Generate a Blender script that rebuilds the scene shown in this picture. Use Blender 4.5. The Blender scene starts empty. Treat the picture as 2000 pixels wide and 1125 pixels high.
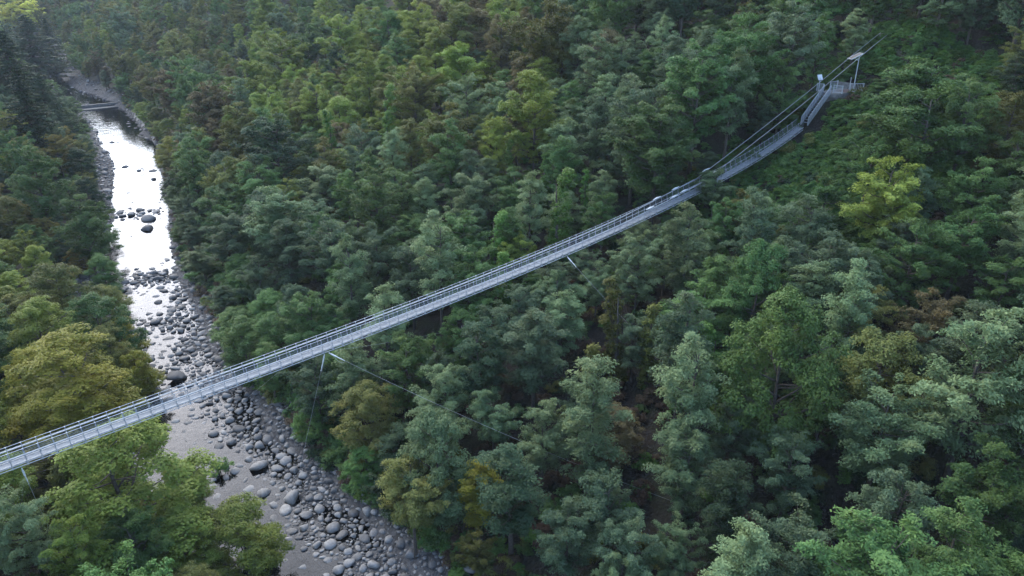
import bpy, bmesh, math, random
import numpy as np
from mathutils import Vector, Matrix
R = math.radians
rng = np.random.default_rng(7)
random.seed(7)
scene = bpy.context.scene
COL = scene.collection

# ------------------------------------------------------------------ camera, sky, sun, exposure
F, PITCH = 1450.0, R(24)                       # focal length in pixels of the 2000 px wide photo
cam_d = bpy.data.cameras.new('camera')
cam_d.sensor_width = 36; cam_d.lens = 36 * F / 2000.0
cam_d.clip_start = 0.5; cam_d.clip_end = 5000
cam = bpy.data.objects.new('camera', cam_d); COL.objects.link(cam)
cam.location = (0, 0, 0); cam.rotation_euler = (R(90) - PITCH, 0, 0)
scene.camera = cam

SUN_EL, SUN_AZ = R(28), R(-32)                 # azimuth from +Y towards +X
world = bpy.data.worlds.new('World'); scene.world = world; world.use_nodes = True
nt = world.node_tree; bg = nt.nodes['Background']
sky = nt.nodes.new('ShaderNodeTexSky'); sky.sky_type = 'NISHITA'; sky.sun_disc = False
sky.sun_elevation = SUN_EL; sky.sun_rotation = SUN_AZ
sky.air_density = 1.0; sky.dust_density = 0.5; sky.ozone_density = 1.0; sky.altitude = 300
nt.links.new(sky.outputs[0], bg.inputs[0]); bg.inputs[1].default_value = 0.12

sun_d = bpy.data.lights.new('sun', 'SUN'); sun_d.energy = 1.5; sun_d.angle = R(95); sun_d.color = (1.0, 0.92, 0.76)
sun = bpy.data.objects.new('sun', sun_d); COL.objects.link(sun)
sdir = Vector((math.sin(SUN_AZ) * math.cos(SUN_EL), math.cos(SUN_AZ) * math.cos(SUN_EL), math.sin(SUN_EL)))
sun.rotation_euler = (-sdir).to_track_quat('-Z', 'Y').to_euler()

vs = scene.view_settings
vs.view_transform = 'Standard'; vs.look = 'None'; vs.gamma = 1.0; vs.use_curve_mapping = False
vs.exposure = 2.42
scene.cycles.max_bounces = 6; scene.cycles.diffuse_bounces = 3; scene.cycles.glossy_bounces = 3
scene.cycles.transmission_bounces = 4; scene.cycles.transparent_max_bounces = 8; scene.cycles.volume_bounces = 1
scene.cycles.use_denoising = True

# ------------------------------------------------------------------ pixel helpers (2000 x 1125 photo)
CP, SP = math.cos(PITCH), math.sin(PITCH)
def ray(x, y):
    u = (x - 1000) / F; v = (y - 562.5) / F
    return np.array([u, CP - v * SP, -(SP + v * CP)])
def proj(X, Y, Z):
    zc = Y * CP - Z * SP
    yc = -(Y * SP + Z * CP)
    return 1000 + F * X / zc, 562.5 + F * yc / zc, zc

# ------------------------------------------------------------------ noise
_tab = np.random.default_rng(3).random((256, 256))
def vnoise(x, y):
    x = np.asarray(x, float); y = np.asarray(y, float)
    xi = np.floor(x).astype(int); yi = np.floor(y).astype(int)
    fx = x - xi; fy = y - yi
    fx = fx * fx * (3 - 2 * fx); fy = fy * fy * (3 - 2 * fy)
    g = lambda a, b: _tab[a & 255, b & 255]
    return (g(xi, yi) * (1 - fx) * (1 - fy) + g(xi + 1, yi) * fx * (1 - fy) + g(xi, yi + 1) * (1 - fx) * fy + g(xi + 1, yi + 1) * fx * fy) * 2 - 1
def fbm(x, y, o=4):
    t = 0; a = 1.0; f = 1.0
    for i in range(o):
        t = t + a * vnoise(x * f + 17.3 * i, y * f + 9.1 * i); a *= .5; f *= 2.03
    return t

# ------------------------------------------------------------------ bridge axis
BO = np.array([-19.6, 56.4]); BD = np.array([.8, .6]); BN = np.array([-.6, .8]); BW = .92

# ------------------------------------------------------------------ river line and terrain
RB = np.array([(52, -30), (30, 3), (8, 31), (-9.3, 51.2), (-22.3, 66.1), (-36.2, 83.3), (-49.3, 104.9), (-59.4, 121.8), (-72.3, 150.4), (-90.4, 188),
               (-106, 217), (-146.3, 279.3), (-187.5, 328), (-245.5, 423), (-300, 485), (-390, 525), (-520, 540), (-800, 545)], float)
_t = np.gradient(RB, axis=0); _t /= np.linalg.norm(_t, axis=1)[:, None]
CL = RB + np.stack([-_t[:, 1], _t[:, 0]], 1) * 7.0        # centre line 7 m to the left of the right bank
_tt = np.linspace(0, len(CL) - 1, 240)
def _cr(P, t):
    i = np.clip(np.floor(t).astype(int), 0, len(P) - 2); f = (t - i)[:, None]
    p0 = P[np.clip(i - 1, 0, None)]; p1 = P[i]; p2 = P[i + 1]; p3 = P[np.clip(i + 2, None, len(P) - 1)]
    return .5 * ((2 * p1) + (-p0 + p2) * f + (2 * p0 - 5 * p1 + 4 * p2 - p3) * f * f + (-p0 + 3 * p1 - 3 * p2 + p3) * f ** 3)
CLS = _cr(CL, _tt)
CLA = np.concatenate([[0], np.cumsum(np.linalg.norm(np.diff(CLS, axis=0), axis=1))])
def river_uv(x, y):
    """signed distance from the centre line (+ = right bank) and arc length"""
    x = np.asarray(x, float).ravel(); y = np.asarray(y, float).ravel()
    best = np.full(x.shape, 1e18); u = np.zeros(x.shape); a = np.zeros(x.shape)
    for i in range(len(CLS) - 1):
        p = CLS[i]; q = CLS[i + 1]; dx, dy = q - p; L2 = dx * dx + dy * dy
        t = np.clip(((x - p[0]) * dx + (y - p[1]) * dy) / L2, 0, 1)
        ex = x - p[0] - t * dx; ey = y - p[1] - t * dy
        d2 = ex * ex + ey * ey
        m = d2 < best
        best[m] = d2[m]
        u[m] = (np.sqrt(d2) * np.sign(ex * dy - ey * dx))[m]
        a[m] = (CLA[i] + t * math.sqrt(L2))[m]
    return u, a
def arc_at_y(yv):
    i = np.argmin(abs(CLS[:, 1] - yv)); return CLA[i]
A_WEIR = river_uv([-150], [276])[1][0]
def water_z(a): return np.where(a > A_WEIR, -48.9, -50.0)
def bed_offset(u, a, x, y):
    """height of the bed over the water"""
    n1 = fbm(x * .16, y * .16, 4); n2 = fbm(x * .55 + 40, y * .55, 3)
    a1, a2, a3, a4, a5 = [arc_at_y(v) for v in (80, 104, 118, 150, 206)]
    o_low = -.30 + .28 / (1 + np.exp(-(u - 1.9 - 1.6 * vnoise(a * .16, 0)) * 1.8)) + .10 * n1 + .07 * n2   # below the bridge: water left, stones right
    o_rif = -.26 + .26 / (1 + np.exp(-(u - 1.6 - 2.5 * vnoise(a * .2, 3)) * 1.2)) + .15 * n1 + .09 * n2                                        # stony riffle
    o_pool = -.62 + .35 * np.clip(-u - 4.0, 0, 3) + .12 * n2 + .85 * np.clip((-u - 3.6) / 2.5, 0, 1)
    o_up = -.8 + .25 * np.clip(-u - 3.2, 0, 4) + .12 * n2
    o_far = -.34 + .22 * n1 + .12 * n2
    def st(p, q): return np.clip((a - p) / (q - p), 0, 1)
    o = o_low + (o_rif - o_low) * st(a1 - 6, a1 + 6)
    o = o + (o_pool - o) * st(a3 - 3, a3 + 6)
    bar = np.exp(-((a - a4) / 6) ** 2) * .52 + np.exp(-((a - a4 - 38) / 5) ** 2) * .30                                                      # the boulder bar across the pool
    o = o + bar + (o_up - o) * st(a5 - 10, a5 + 10)
    return np.where(a > A_WEIR - 2, o_far, o)
def terrain(x, y):
    sh = np.shape(x); x = np.asarray(x, float).ravel(); y = np.asarray(y, float).ravel()
    u, a = river_uv(x, y)
    hw = np.where(u > 0, 7.0, 8.0) + .8 * vnoise(a * .11, u * 0 + 5) * np.sign(u) * 1.0 - np.clip((a - A_WEIR) / 40, 0, 1) * 3.0
    d = np.abs(u) - hw
    wz = water_z(a)
    bed = wz + bed_offset(u, a, x, y)
    dp = np.clip(d, 0, None)
    bank = wz + .25 + 1.5 * (1 - np.exp(-dp / 1.4))
    gR = .30 * dp + .0009 * np.minimum(dp, 140) ** 2
    gL = .30 * dp + .0006 * np.minimum(dp, 200) ** 2
    rise = np.where(u > 0, gR, gL)
    amp = np.clip(dp / 25, 0, 1)
    rise = rise + amp * (2.2 * fbm(x * .03, y * .03, 3) + .5 * fbm(x * .2, y * .2, 2)) * np.where(np.hypot(x - 44, y - 104) < 25, np.hypot(x - 44, y - 104) / 25, 1)
    t = np.clip((d + .6) / 1.2, 0, 1); t = t * t * (3 - 2 * t)
    z = bed * (1 - t) + (bank + rise) * t
    s = (x - BO[0]) * BD[0] + (y - BO[1]) * BD[1]; nn = (x - BO[0]) * BN[0] + (y - BO[1]) * BN[1]
    tz = np.interp(s, [64, 70, 75, 79, 85, 88, 91, 96, 110], [-25.5, -23.6, -21.9, -17.6, -17.4, -13.8, -10.2, -7.8, -3.5]) + .30 * np.clip(-nn - 1.5, -99, 0) * -1 * -1
    w = np.exp(-((s - 83) / 17) ** 6 - ((nn - .4) / 8) ** 4)                # the slope is cut for the landing
    z = z * (1 - w) + tz * w
    return z.reshape(sh)
def hit(x, y, h=0.0, t0=25.0, t1=900.0):
    """first point of the pixel's ray that is h above the ground"""
    r = ray(x, y); ts = np.exp(np.linspace(math.log(t0), math.log(t1), 900))
    P = ts[:, None] * r
    hh = h(ts) if callable(h) else h
    g = P[:, 2] - terrain(P[:, 0], P[:, 1]) - hh
    k = np.argmax(g <= 0)
    if g[k] > 0: return None
    return P[k], ts[k]

# ------------------------------------------------------------------ materials
def mat(name):
    m = bpy.data.materials.new(name); m.use_nodes = True
    n = m.node_tree.nodes; return m, n, m.node_tree.links, n['Principled BSDF']
def ramp2(n, l, fac, c1, c2, p1=.3, p2=.7):
    r = n.new('ShaderNodeValToRGB'); l.new(fac, r.inputs[0])
    r.color_ramp.elements[0].color = (*c1, 1); r.color_ramp.elements[1].color = (*c2, 1)
    r.color_ramp.elements[0].position = p1; r.color_ramp.elements[1].position = p2
    return r.outputs[0]
def noise(n, l, scale, detail=4, coord='Object', dist=0):
    tc = n.new('ShaderNodeTexCoord'); t = n.new('ShaderNodeTexNoise')
    t.inputs['Scale'].default_value = scale; t.inputs['Detail'].default_value = detail; t.inputs['Distortion'].default_value = dist
    l.new(tc.outputs[coord], t.inputs['Vector']); return t
def bump(n, l, h, strength, dist, bsdf):
    b = n.new('ShaderNodeBump'); b.inputs['Strength'].default_value = strength; b.inputs['Distance'].default_value = dist
    l.new(h, b.inputs['Height']); l.new(b.outputs[0], bsdf.inputs['Normal']); return b
def leaf_mat(name, c1, c2, trans=.3, rough=.55):
    m, n, l, b = mat(name)
    at = n.new('ShaderNodeAttribute'); at.attribute_name = 'tint'
    col = ramp2(n, l, at.outputs['Fac'], c1, c2, .1, .9)
    oi = n.new('ShaderNodeObjectInfo')
    hs = n.new('ShaderNodeHueSaturation'); hs.inputs['Saturation'].default_value = .95; l.new(col, hs.inputs['Color'])
    mr = n.new('ShaderNodeMapRange'); mr.inputs[3].default_value = .72; mr.inputs[4].default_value = 1.36
    l.new(oi.outputs['Random'], mr.inputs[0]); l.new(mr.outputs[0], hs.inputs['Value'])
    mh = n.new('ShaderNodeMapRange'); mh.inputs[3].default_value = .485; mh.inputs[4].default_value = .515
    fr = n.new('ShaderNodeMath'); fr.operation = 'FRACT'; ml = n.new('ShaderNodeMath'); ml.operation = 'MULTIPLY'; ml.inputs[1].default_value = 7.31
    l.new(oi.outputs['Random'], ml.inputs[0]); l.new(ml.outputs[0], fr.inputs[0]); l.new(fr.outputs[0], mh.inputs[0]); l.new(mh.outputs[0], hs.inputs['Hue'])
    # patches of older, yellower leaves inside one crown
    nz = noise(n, l, .30, 3); nr = n.new('ShaderNodeMapRange'); nr.inputs[1].default_value = .50; nr.inputs[2].default_value = .72; nr.inputs[4].default_value = .32
    l.new(nz.outputs[0], nr.inputs[0])
    my = n.new('ShaderNodeMix'); my.data_type = 'RGBA'; l.new(nr.outputs[0], my.inputs[0]); l.new(hs.outputs[0], my.inputs[6])
    my.inputs[7].default_value = (c2[0] * 1.35 + .02, c2[1] * 1.02, c2[2] * .62, 1)
    class _o: outputs = [my.outputs[2]]
    hs = _o
    l.new(hs.outputs[0], b.inputs['Base Color']); b.inputs['Roughness'].default_value = rough
    b.inputs['Specular IOR Level'].default_value = .10
    tr = n.new('ShaderNodeBsdfTranslucent'); l.new(hs.outputs[0], tr.inputs[0])
    mx = n.new('ShaderNodeMixShader'); mx.inputs[0].default_value = trans
    l.new(b.outputs[0], mx.inputs[1]); l.new(tr.outputs[0], mx.inputs[2])
    l.new(mx.outputs[0], n['Material Output'].inputs[0])
    return m
LEAF = {
    'blue':   leaf_mat('leaf_blue_green', (0.066, 0.116, 0.062), (0.130, 0.190, 0.098)),
    'pale':   leaf_mat('leaf_pale_green', (0.110, 0.177, 0.080), (0.192, 0.263, 0.120)),
    'green':  leaf_mat('leaf_green', (0.062, 0.131, 0.040), (0.116, 0.201, 0.058)),
    'light':  leaf_mat('leaf_light_green', (.090, .180, .045), (.145, .255, .066)),
    'yellow': leaf_mat('leaf_yellow_green', (0.130, 0.195, 0.034), (0.225, 0.284, 0.048)),
    'gold':   leaf_mat('leaf_gold_green', (0.178, 0.195, 0.024), (0.315, 0.284, 0.036)),
    'olive':  leaf_mat('leaf_olive', (0.106, 0.131, 0.036), (0.188, 0.195, 0.052)),
    'amber':  leaf_mat('leaf_amber', (.150, .132, .030), (.215, .180, .042)),
    'brown':  leaf_mat('leaf_brown', (0.110, 0.092, 0.044), (0.167, 0.142, 0.062)),
    'dark':   leaf_mat('leaf_dark', (0.030, 0.064, 0.034), (0.060, 0.104, 0.050)),
    'ivy':    leaf_mat('leaf_ivy', (0.065, 0.143, 0.027), (0.118, 0.219, 0.041)),
    'ivyolive': leaf_mat('leaf_ivy_olive', (0.075, 0.097, 0.020), (0.137, 0.145, 0.032)),
    'sunlit': leaf_mat('leaf_painted_sunlight', (.50, .50, .06), (.62, .64, .09)),  # sunlight on the far crowns, put into the leaf colour
    'scrub':  leaf_mat('leaf_scrub', (0.067, 0.153, 0.041), (0.118, 0.224, 0.063)),
    'russet': leaf_mat('leaf_russet', (.085, .058, .042), (.130, .092, .060)),
}
def simple(name, col, rough=.6, metal=0.0, nscale=None, var=.25, bmp=0, bdist=.02):
    m, n, l, b = mat(name)
    b.inputs['Roughness'].default_value = rough; b.inputs['Metallic'].default_value = metal
    if nscale:
        t = noise(n, l, nscale, 6)
        c = ramp2(n, l, t.outputs[0], tuple(v * (1 - var) for v in col), tuple(min(1, v * (1 + var)) for v in col))
        l.new(c, b.inputs['Base Color'])
        if bmp: bump(n, l, t.outputs[0], bmp, bdist, b)
    else: b.inputs['Base Color'].default_value = (*col, 1)
    return m
M_BARK = simple('bark', (.085, .070, .058), .9, 0, 6, .4, .8, .03)
M_DEAD = simple('dead_wood', (.30, .27, .24), .85, 0, 8, .3)
M_ROCK = None
def rock_mat():
    m, n, l, b = mat('river_stone')
    t = noise(n, l, 3.0, 8); oi = n.new('ShaderNodeObjectInfo')
    at = n.new('ShaderNodeAttribute'); at.attribute_name = 'tint'
    ad = n.new('ShaderNodeMath'); ad.operation = 'ADD'; l.new(oi.outputs['Random'], ad.inputs[0]); l.new(at.outputs['Fac'], ad.inputs[1])
    fr = n.new('ShaderNodeMath'); fr.operation = 'FRACT'; l.new(ad.outputs[0], fr.inputs[0])
    c = ramp2(n, l, fr.outputs[0], (.12, .118, .120), (.36, .352, .345), 0, 1)
    mx = n.new('ShaderNodeMix'); mx.data_type = 'RGBA'; mx.blend_type = 'MULTIPLY'; mx.inputs[0].default_value = .6
    l.new(c, mx.inputs[6]); c2 = ramp2(n, l, t.outputs[0], (.55, .52, .5), (1, 1, 1), .35, .7); l.new(c2, mx.inputs[7])
    l.new(mx.outputs[2], b.inputs['Base Color']); b.inputs['Roughness'].default_value = .75
    bump(n, l, t.outputs[0], .5, .05, b)
    return m
M_ROCK = rock_mat()
def ground_mat():
    m, n, l, b = mat('forest_floor')
    t = noise(n, l, .35, 8); t2 = noise(n, l, 4.0, 6)
    c = ramp2(n, l, t.outputs[0], (.026, .020, .016), (.030, .036, .016), .4, .62)
    mx = n.new('ShaderNodeMix'); mx.data_type = 'RGBA'; mx.blend_type = 'MULTIPLY'; mx.inputs[0].default_value = .8
    l.new(c, mx.inputs[6]); l.new(ramp2(n, l, t2.outputs[0], (.4, .4, .4), (1.2, 1.15, 1.1)), mx.inputs[7])
    # gravel where the ground belongs to the river bed
    at = n.new('ShaderNodeAttribute'); at.attribute_name = 'gravel'
    v = n.new('ShaderNodeTexVoronoi'); v.inputs['Scale'].default_value = 2.2; tc = n.new('ShaderNodeTexCoord'); l.new(tc.outputs['Object'], v.inputs['Vector'])
    g = ramp2(n, l, v.outputs['Color'], (.045, .043, .044), (.115, .112, .115), .1, .9)
    m2 = n.new('ShaderNodeMix'); m2.data_type = 'RGBA'; l.new(at.outputs['Fac'], m2.inputs[0]); l.new(mx.outputs[2], m2.inputs[6]); l.new(g, m2.inputs[7])
    l.new(m2.outputs[2], b.inputs['Base Color']); b.inputs['Roughness'].default_value = .95
    bump(n, l, t2.outputs[0], .8, .3, b)
    return m
M_GROUND = ground_mat()
def water_mat():
    m, n, l, b = mat('river_water')
    n.remove(b)
    tr = n.new('ShaderNodeBsdfTransparent'); tr.inputs[0].default_value = (.15, .17, .18, 1)
    gl = n.new('ShaderNodeBsdfGlossy'); gl.inputs['Roughness'].default_value = .06; gl.inputs['Color'].default_value = (.86, .90, 1, 1)
    fr = n.new('ShaderNodeFresnel'); fr.inputs[0].default_value = 1.33
    t = noise(n, l, .55, 4, dist=.6); t2 = noise(n, l, 5.0, 3)
    ad = n.new('ShaderNodeMath'); ad.operation = 'MULTIPLY_ADD'; ad.inputs[1].default_value = .07
    l.new(t2.outputs[0], ad.inputs[0]); l.new(t.outputs[0], ad.inputs[2])
    bp = n.new('ShaderNodeBump'); bp.inputs['Strength'].default_value = .4; bp.inputs['Distance'].default_value = .10
    l.new(ad.outputs[0], bp.inputs['Height'])
    l.new(bp.outputs[0], gl.inputs['Normal']); l.new(bp.outputs[0], fr.inputs['Normal'])
    mx = n.new('ShaderNodeMixShader'); l.new(fr.outputs[0], mx.inputs[0]); l.new(tr.outputs[0], mx.inputs[1]); l.new(gl.outputs[0], mx.inputs[2])
    l.new(mx.outputs[0], n['Material Output'].inputs[0])
    return m
M_WATER = water_mat()
M_STEEL = simple('galvanised_steel', (.36, .38, .41), .55, .25, 3, .25)
M_DECK = simple('galvanised_deck', (.225, .242, .265), .65, .1, 1.3, .28)
M_CABLE = simple('steel_cable', (.36, .38, .40), .5, .3)
M_WIRE = simple('guy_wire', (.38, .39, .40), .5, .4)
M_CONC = simple('concrete', (.23, .22, .21), .9, 0, 2.5, .3, .4, .02)
M_BRICKPAVE = simple('brown_paving', (.16, .11, .10), .9, 0, 5, .3, .3, .02)
M_GREYFENCE = simple('painted_railing', (.48, .50, .52), .5, .1)
M_WHITE = simple('white_board', (.72, .73, .75), .5)
M_PANEL = simple('panel_frame', (.10, .09, .085), .7, 0, 6, .2)

# ------------------------------------------------------------------ mesh helpers
def mesh_np(name, V, faces_flat, loop_tot, mats, tint=None, smooth=False, extra=None):
    me = bpy.data.meshes.new(name)
    V = np.asarray(V, np.float32); faces_flat = np.asarray(faces_flat, np.int32); loop_tot = np.asarray(loop_tot, np.int32)
    me.vertices.add(len(V)); me.vertices.foreach_set('co', V.ravel())
    me.loops.add(len(faces_flat)); me.loops.foreach_set('vertex_index', faces_flat)
    me.polygons.add(len(loop_tot))
    ls = np.concatenate([[0], np.cumsum(loop_tot)[:-1]]).astype(np.int32)
    me.polygons.foreach_set('loop_start', ls); me.polygons.foreach_set('loop_total', loop_tot)
    if smooth: me.polygons.foreach_set('use_smooth', np.ones(len(loop_tot), bool))
    for m in (mats if isinstance(mats, (list, tuple)) else [mats]): me.materials.append(m)
    if tint is not None:
        a = me.attributes.new('tint', 'FLOAT', 'FACE'); a.data.foreach_set('value', np.asarray(tint, np.float32))
    if extra:
        for k, v in extra.items():
            a = me.attributes.new(k, 'FLOAT', 'POINT'); a.data.foreach_set('value', np.asarray(v, np.float32))
    me.update(calc_edges=True); me.validate()
    return me
def link(name, me, parent=None, kind=None, label=None, cat=None, group=None, loc=None):
    o = bpy.data.objects.new(name, me); COL.objects.link(o)
    if parent: o.parent = parent
    if loc is not None: o.location = loc
    tag(o, label, cat, group, kind); return o
def tag(o, label=None, cat=None, group=None, kind=None):
    if label: o['label'] = label
    if cat: o['category'] = cat
    if group: o['group'] = group
    if kind: o['kind'] = kind
class MB:
    """collects vertices and faces of one mesh"""
    def __init__(s): s.v = []; s.f = []
    def box(s, c, size, M=None):
        b = len(s.v); c = Vector(c)
        for dx in (-.5, .5):
            for dy in (-.5, .5):
                for dz in (-.5, .5):
                    p = Vector((dx * size[0], dy * size[1], dz * size[2]))
                    if M is not None: p = M @ p
                    s.v.append(tuple(c + p))
        for q in ((0, 1, 3, 2), (4, 6, 7, 5), (0, 4, 5, 1), (2, 3, 7, 6), (0, 2, 6, 4), (1, 5, 7, 3)): s.f.append(tuple(b + i for i in q))
        return s
    def bar(s, p, q, w, h=None, up=(0, 0, 1)):
        p = Vector(p); q = Vector(q); d = q - p; L = d.length
        z = d.normalized(); x = z.cross(Vector(up))
        if x.length < 1e-4: x = z.cross(Vector((1, 0, 0)))
        x.normalize(); y = z.cross(x)
        M = Matrix((x, y, z)).transposed()
        return s.box((p + q) / 2, (w, h or w, L), M)
    def tube(s, pts, r, n=6, cap=True):
        pts = [Vector(p) for p in pts]; b = len(s.v)
        rr = r if isinstance(r, (list, tuple, np.ndarray)) else [r] * len(pts)
        ref = Vector((0, 0, 1))
        for i, p in enumerate(pts):
            t = (pts[min(i + 1, len(pts) - 1)] - pts[max(i - 1, 0)]).normalized()
            x = t.cross(ref)
            if x.length < .05: x = t.cross(Vector((1, 0, 0)))
            x.normalize(); y = t.cross(x)
            for k in range(n):
                a = 2 * math.pi * k / n
                s.v.append(tuple(p + (x * math.cos(a) + y * math.sin(a)) * rr[i]))
        for i in range(len(pts) - 1):
            for k in range(n):
                s.f.append((b + i * n + k, b + i * n + (k + 1) % n, b + (i + 1) * n + (k + 1) % n, b + (i + 1) * n + k))
        if cap:
            s.f.append(tuple(b + k for k in range(n))[::-1]); s.f.append(tuple(b + (len(pts) - 1) * n + k for k in range(n)))
        return s
    def mesh(s, name, m, smooth=False):
        me = bpy.data.meshes.new(name); me.from_pydata(s.v, [], s.f); me.materials.append(m)
        if smooth: me.polygons.foreach_set('use_smooth', np.ones(len(me.polygons), bool))
        me.update(); return me
def empty(name, loc=(0, 0, 0), rz=0, **kw):
    o = bpy.data.objects.new(name, None); COL.objects.link(o); o.location = loc; o.rotation_euler = (0, 0, rz); o.empty_display_size = .3
    tag(o, **kw); return o

# ------------------------------------------------------------------ ground, river
def build_terrain():
    # fine near the camera's view, coarser far away
    xs = np.concatenate([np.arange(-900, -300, 12), np.arange(-300, -110, 3), np.arange(-110, 90, 1.0), np.arange(90, 200, 3), np.arange(200, 700, 12)])
    ys = np.concatenate([np.arange(-160, 20, 6), np.arange(20, 160, 1.0), np.arange(160, 330, 2.0), np.arange(330, 560, 4), np.arange(560, 1200, 14)])
    X, Y = np.meshgrid(xs, ys); Z = terrain(X, Y)
    u, a = river_uv(X, Y); d = np.abs(u) - 7.6
    g = 1 - np.clip((d - .2) / 1.0, 0, 1)
    nx, ny = len(xs), len(ys)
    V = np.stack([X.ravel(), Y.ravel(), Z.ravel()], 1)
    i = np.arange(nx * ny).reshape(ny, nx)
    q = np.stack([i[:-1, :-1], i[:-1, 1:], i[1:, 1:], i[1:, :-1]], -1).reshape(-1)
    me = mesh_np('ground', V, q, np.full(len(q) // 4, 4), M_GROUND, smooth=True, extra={'gravel': g})
    link('ground', me, kind='structure', label='wooded ravine slopes falling to the stony river bed')
build_terrain()
def build_water():
    for nm, a0, a1, lab in (('river', 0, A_WEIR, 'shallow river reflecting the bright sky below the weir'), ('river', A_WEIR + .3, CLA[-1] - 1, 'river winding towards the weir from the far bend')):
        aa = np.arange(a0, a1, 3.0); aa[-1] = a1 - .01
        cx = np.interp(aa, CLA, CLS[:, 0]); cy = np.interp(aa, CLA, CLS[:, 1])
        tx = np.gradient(cx); ty = np.gradient(cy); L = np.hypot(tx, ty); tx /= L; ty /= L
        U = np.linspace(-9, 8.5, 6)
        V = []; 
        for k in range(len(aa)):
            for w in U: V.append((cx[k] + ty[k] * w, cy[k] - tx[k] * w, float(water_z(np.array(a0 + 1)))))
        n = len(U); i = np.arange(len(V)).reshape(len(aa), n)
        q = np.stack([i[:-1, :-1], i[:-1, 1:], i[1:, 1:], i[1:, :-1]], -1).reshape(-1)
        link(nm, mesh_np(nm, V, q, np.full(len(q) // 4, 4), M_WATER), kind='structure', label=lab)
build_water()

# ------------------------------------------------------------------ the bridge
def deck_z(s): return 7.97e-6 * s ** 3 + 4.178e-4 * s ** 2 + .06888 * s - 32.47 + (1.2e-4 * (s - 55) ** 3 if s > 55 else 0)
def bp(s, nn, dz=0.0):
    p = BO + BD * s + BN * nn
    return Vector((p[0], p[1], deck_z(min(s, 74.5)) + dz))
S0, S1 = -44.0, 74.4
RAIL = 1.17
def build_bridge():
    root = empty('suspension_footbridge', bp(S1, BW / 2), label='long galvanised steel suspension footbridge crossing the wooded ravine', cat='footbridge')
    inv = -Vector(root.location)
    def add(name, mb, m, smooth=False):
        o = link(name, mb.mesh(name, m, smooth), root); o.location = inv; return o
    ss = np.arange(S0, S1 + .01, .966)
    # shared post and panel meshes, placed along the deck
    pm = MB(); pm.box((0, 0, RAIL / 2 - .06), (.05, .03, RAIL + .12)); pm.box((0, 0, RAIL + .02), (.085, .075, .06)); post_me = pm.mesh('post', M_STEEL)
    dm = MB()
    for k in range(6): dm.box((0, -BW / 2 + .078 + k * .153, 0), (.945, .142, .035))
    dm.box((-.40, 0, -.045), (.06, BW, .055)); dm.box((.40, 0, -.045), (.06, BW, .055)); panel_me = dm.mesh('deck_panel', M_DECK)
    cb = MB(); cb.box((0, 0, -.12), (.07, BW + .34, .09)); cb_me = cb.mesh('cross_beam', M_STEEL)
    ang = math.atan2(BD[1], BD[0])
    for i in range(len(ss) - 1):
        s = ss[i]; sm = (ss[i] + ss[i + 1]) / 2
        sl = math.atan2(deck_z(ss[i + 1]) - deck_z(ss[i]), ss[i + 1] - ss[i])
        rot = (Matrix.Rotation(ang, 4, 'Z') @ Matrix.Rotation(-sl, 4, 'Y')).to_euler()
        def put(name, me, p):
            o = bpy.data.objects.new(name, me); COL.objects.link(o); o.parent = root; o.location = p + inv; o.rotation_euler = rot; return o
        put('deck_panel', panel_me, bp(sm, BW / 2, -.02))
        put('cross_beam', cb_me, bp(s, BW / 2))
        put('post', post_me, bp(s, -.04)); put('post', post_me, bp(s, BW + .04))
    fine = np.arange(S0, S1 + .01, 1.2)
    for nn in (-.04, BW + .04):
        sg = -1 if nn < 0 else 1
        add('handrail', MB().tube([bp(s, nn + sg * .01, RAIL + .03) for s in fine], .023), M_STEEL, True)
        for h in (.30, .47, .64, .81, .98):
            add('rail_cable', MB().tube([bp(s, nn + sg * .035, h) for s in fine], .009, 4), M_CABLE)
        kb = MB()
        for i in range(len(ss) - 1): kb.bar(bp(ss[i], nn - sg * .035, .075), bp(ss[i + 1], nn - sg * .035, .075), .02, .085)
        add('kick_rail', kb, M_WHITE if False else M_STEEL)
        add('deck_cable', MB().tube([bp(s, nn + sg * .10, -.10) for s in fine], .035), M_CABLE)
        # main support cables: along the railing at mid span, climbing to the anchor at the far end
        for off in (.0, .085):
            pts = []
            for s in np.concatenate([np.arange(S0, 52, 1.5), [54, 57, 60, 65, 70, 75, 80, 85, 88, 92.3]] if off == 0 else [np.arange(S0, 54, 1.5)]):
                if s < 40: e = .80
                elif s < 54: e = .80 + (s - 40) / 14 * .45
                if s < 54: p = bp(s, nn + sg * (.13 + off), e)
                else:
                    p = BO + BD * s + BN * (nn + sg * (.13 + off)); f = (s - 54) / (87 - 54)
                    z0 = deck_z(54) + 1.25; z1 = -11.6
                    p = Vector((p[0], p[1], z0 + (z1 - z0) * f - .55 * math.sin(math.pi * min(f, 1)) * .5))
                pts.append(p)
            add('support_cable', MB().tube(pts, .032, 6), M_CABLE, True)
        # clamps that hold the cable
        for s in (55.6, 50.2) + ((48.5, 44.5) if nn < 0 else (47.0,)):
            e = 1.30 + (.45 if s > 55 else -.12 if s < 49 else 0)
            c = MB(); d = (bp(s + .5, nn) - bp(s - .5, nn)).normalized(); p = bp(s, nn + sg * .17, e)
            c.bar(p - d * .35, p + d * .35, .13, .11); c.bar(p - d * .65, p + d * .65, .07, .06); c.bar(p - d * .15, p + d * .15, .18, .13)
            add('cable_clamp', c, M_WHITE)
    # short struts under the deck edge and the brackets that hold the guys
    return root
bridge = build_bridge()

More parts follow.
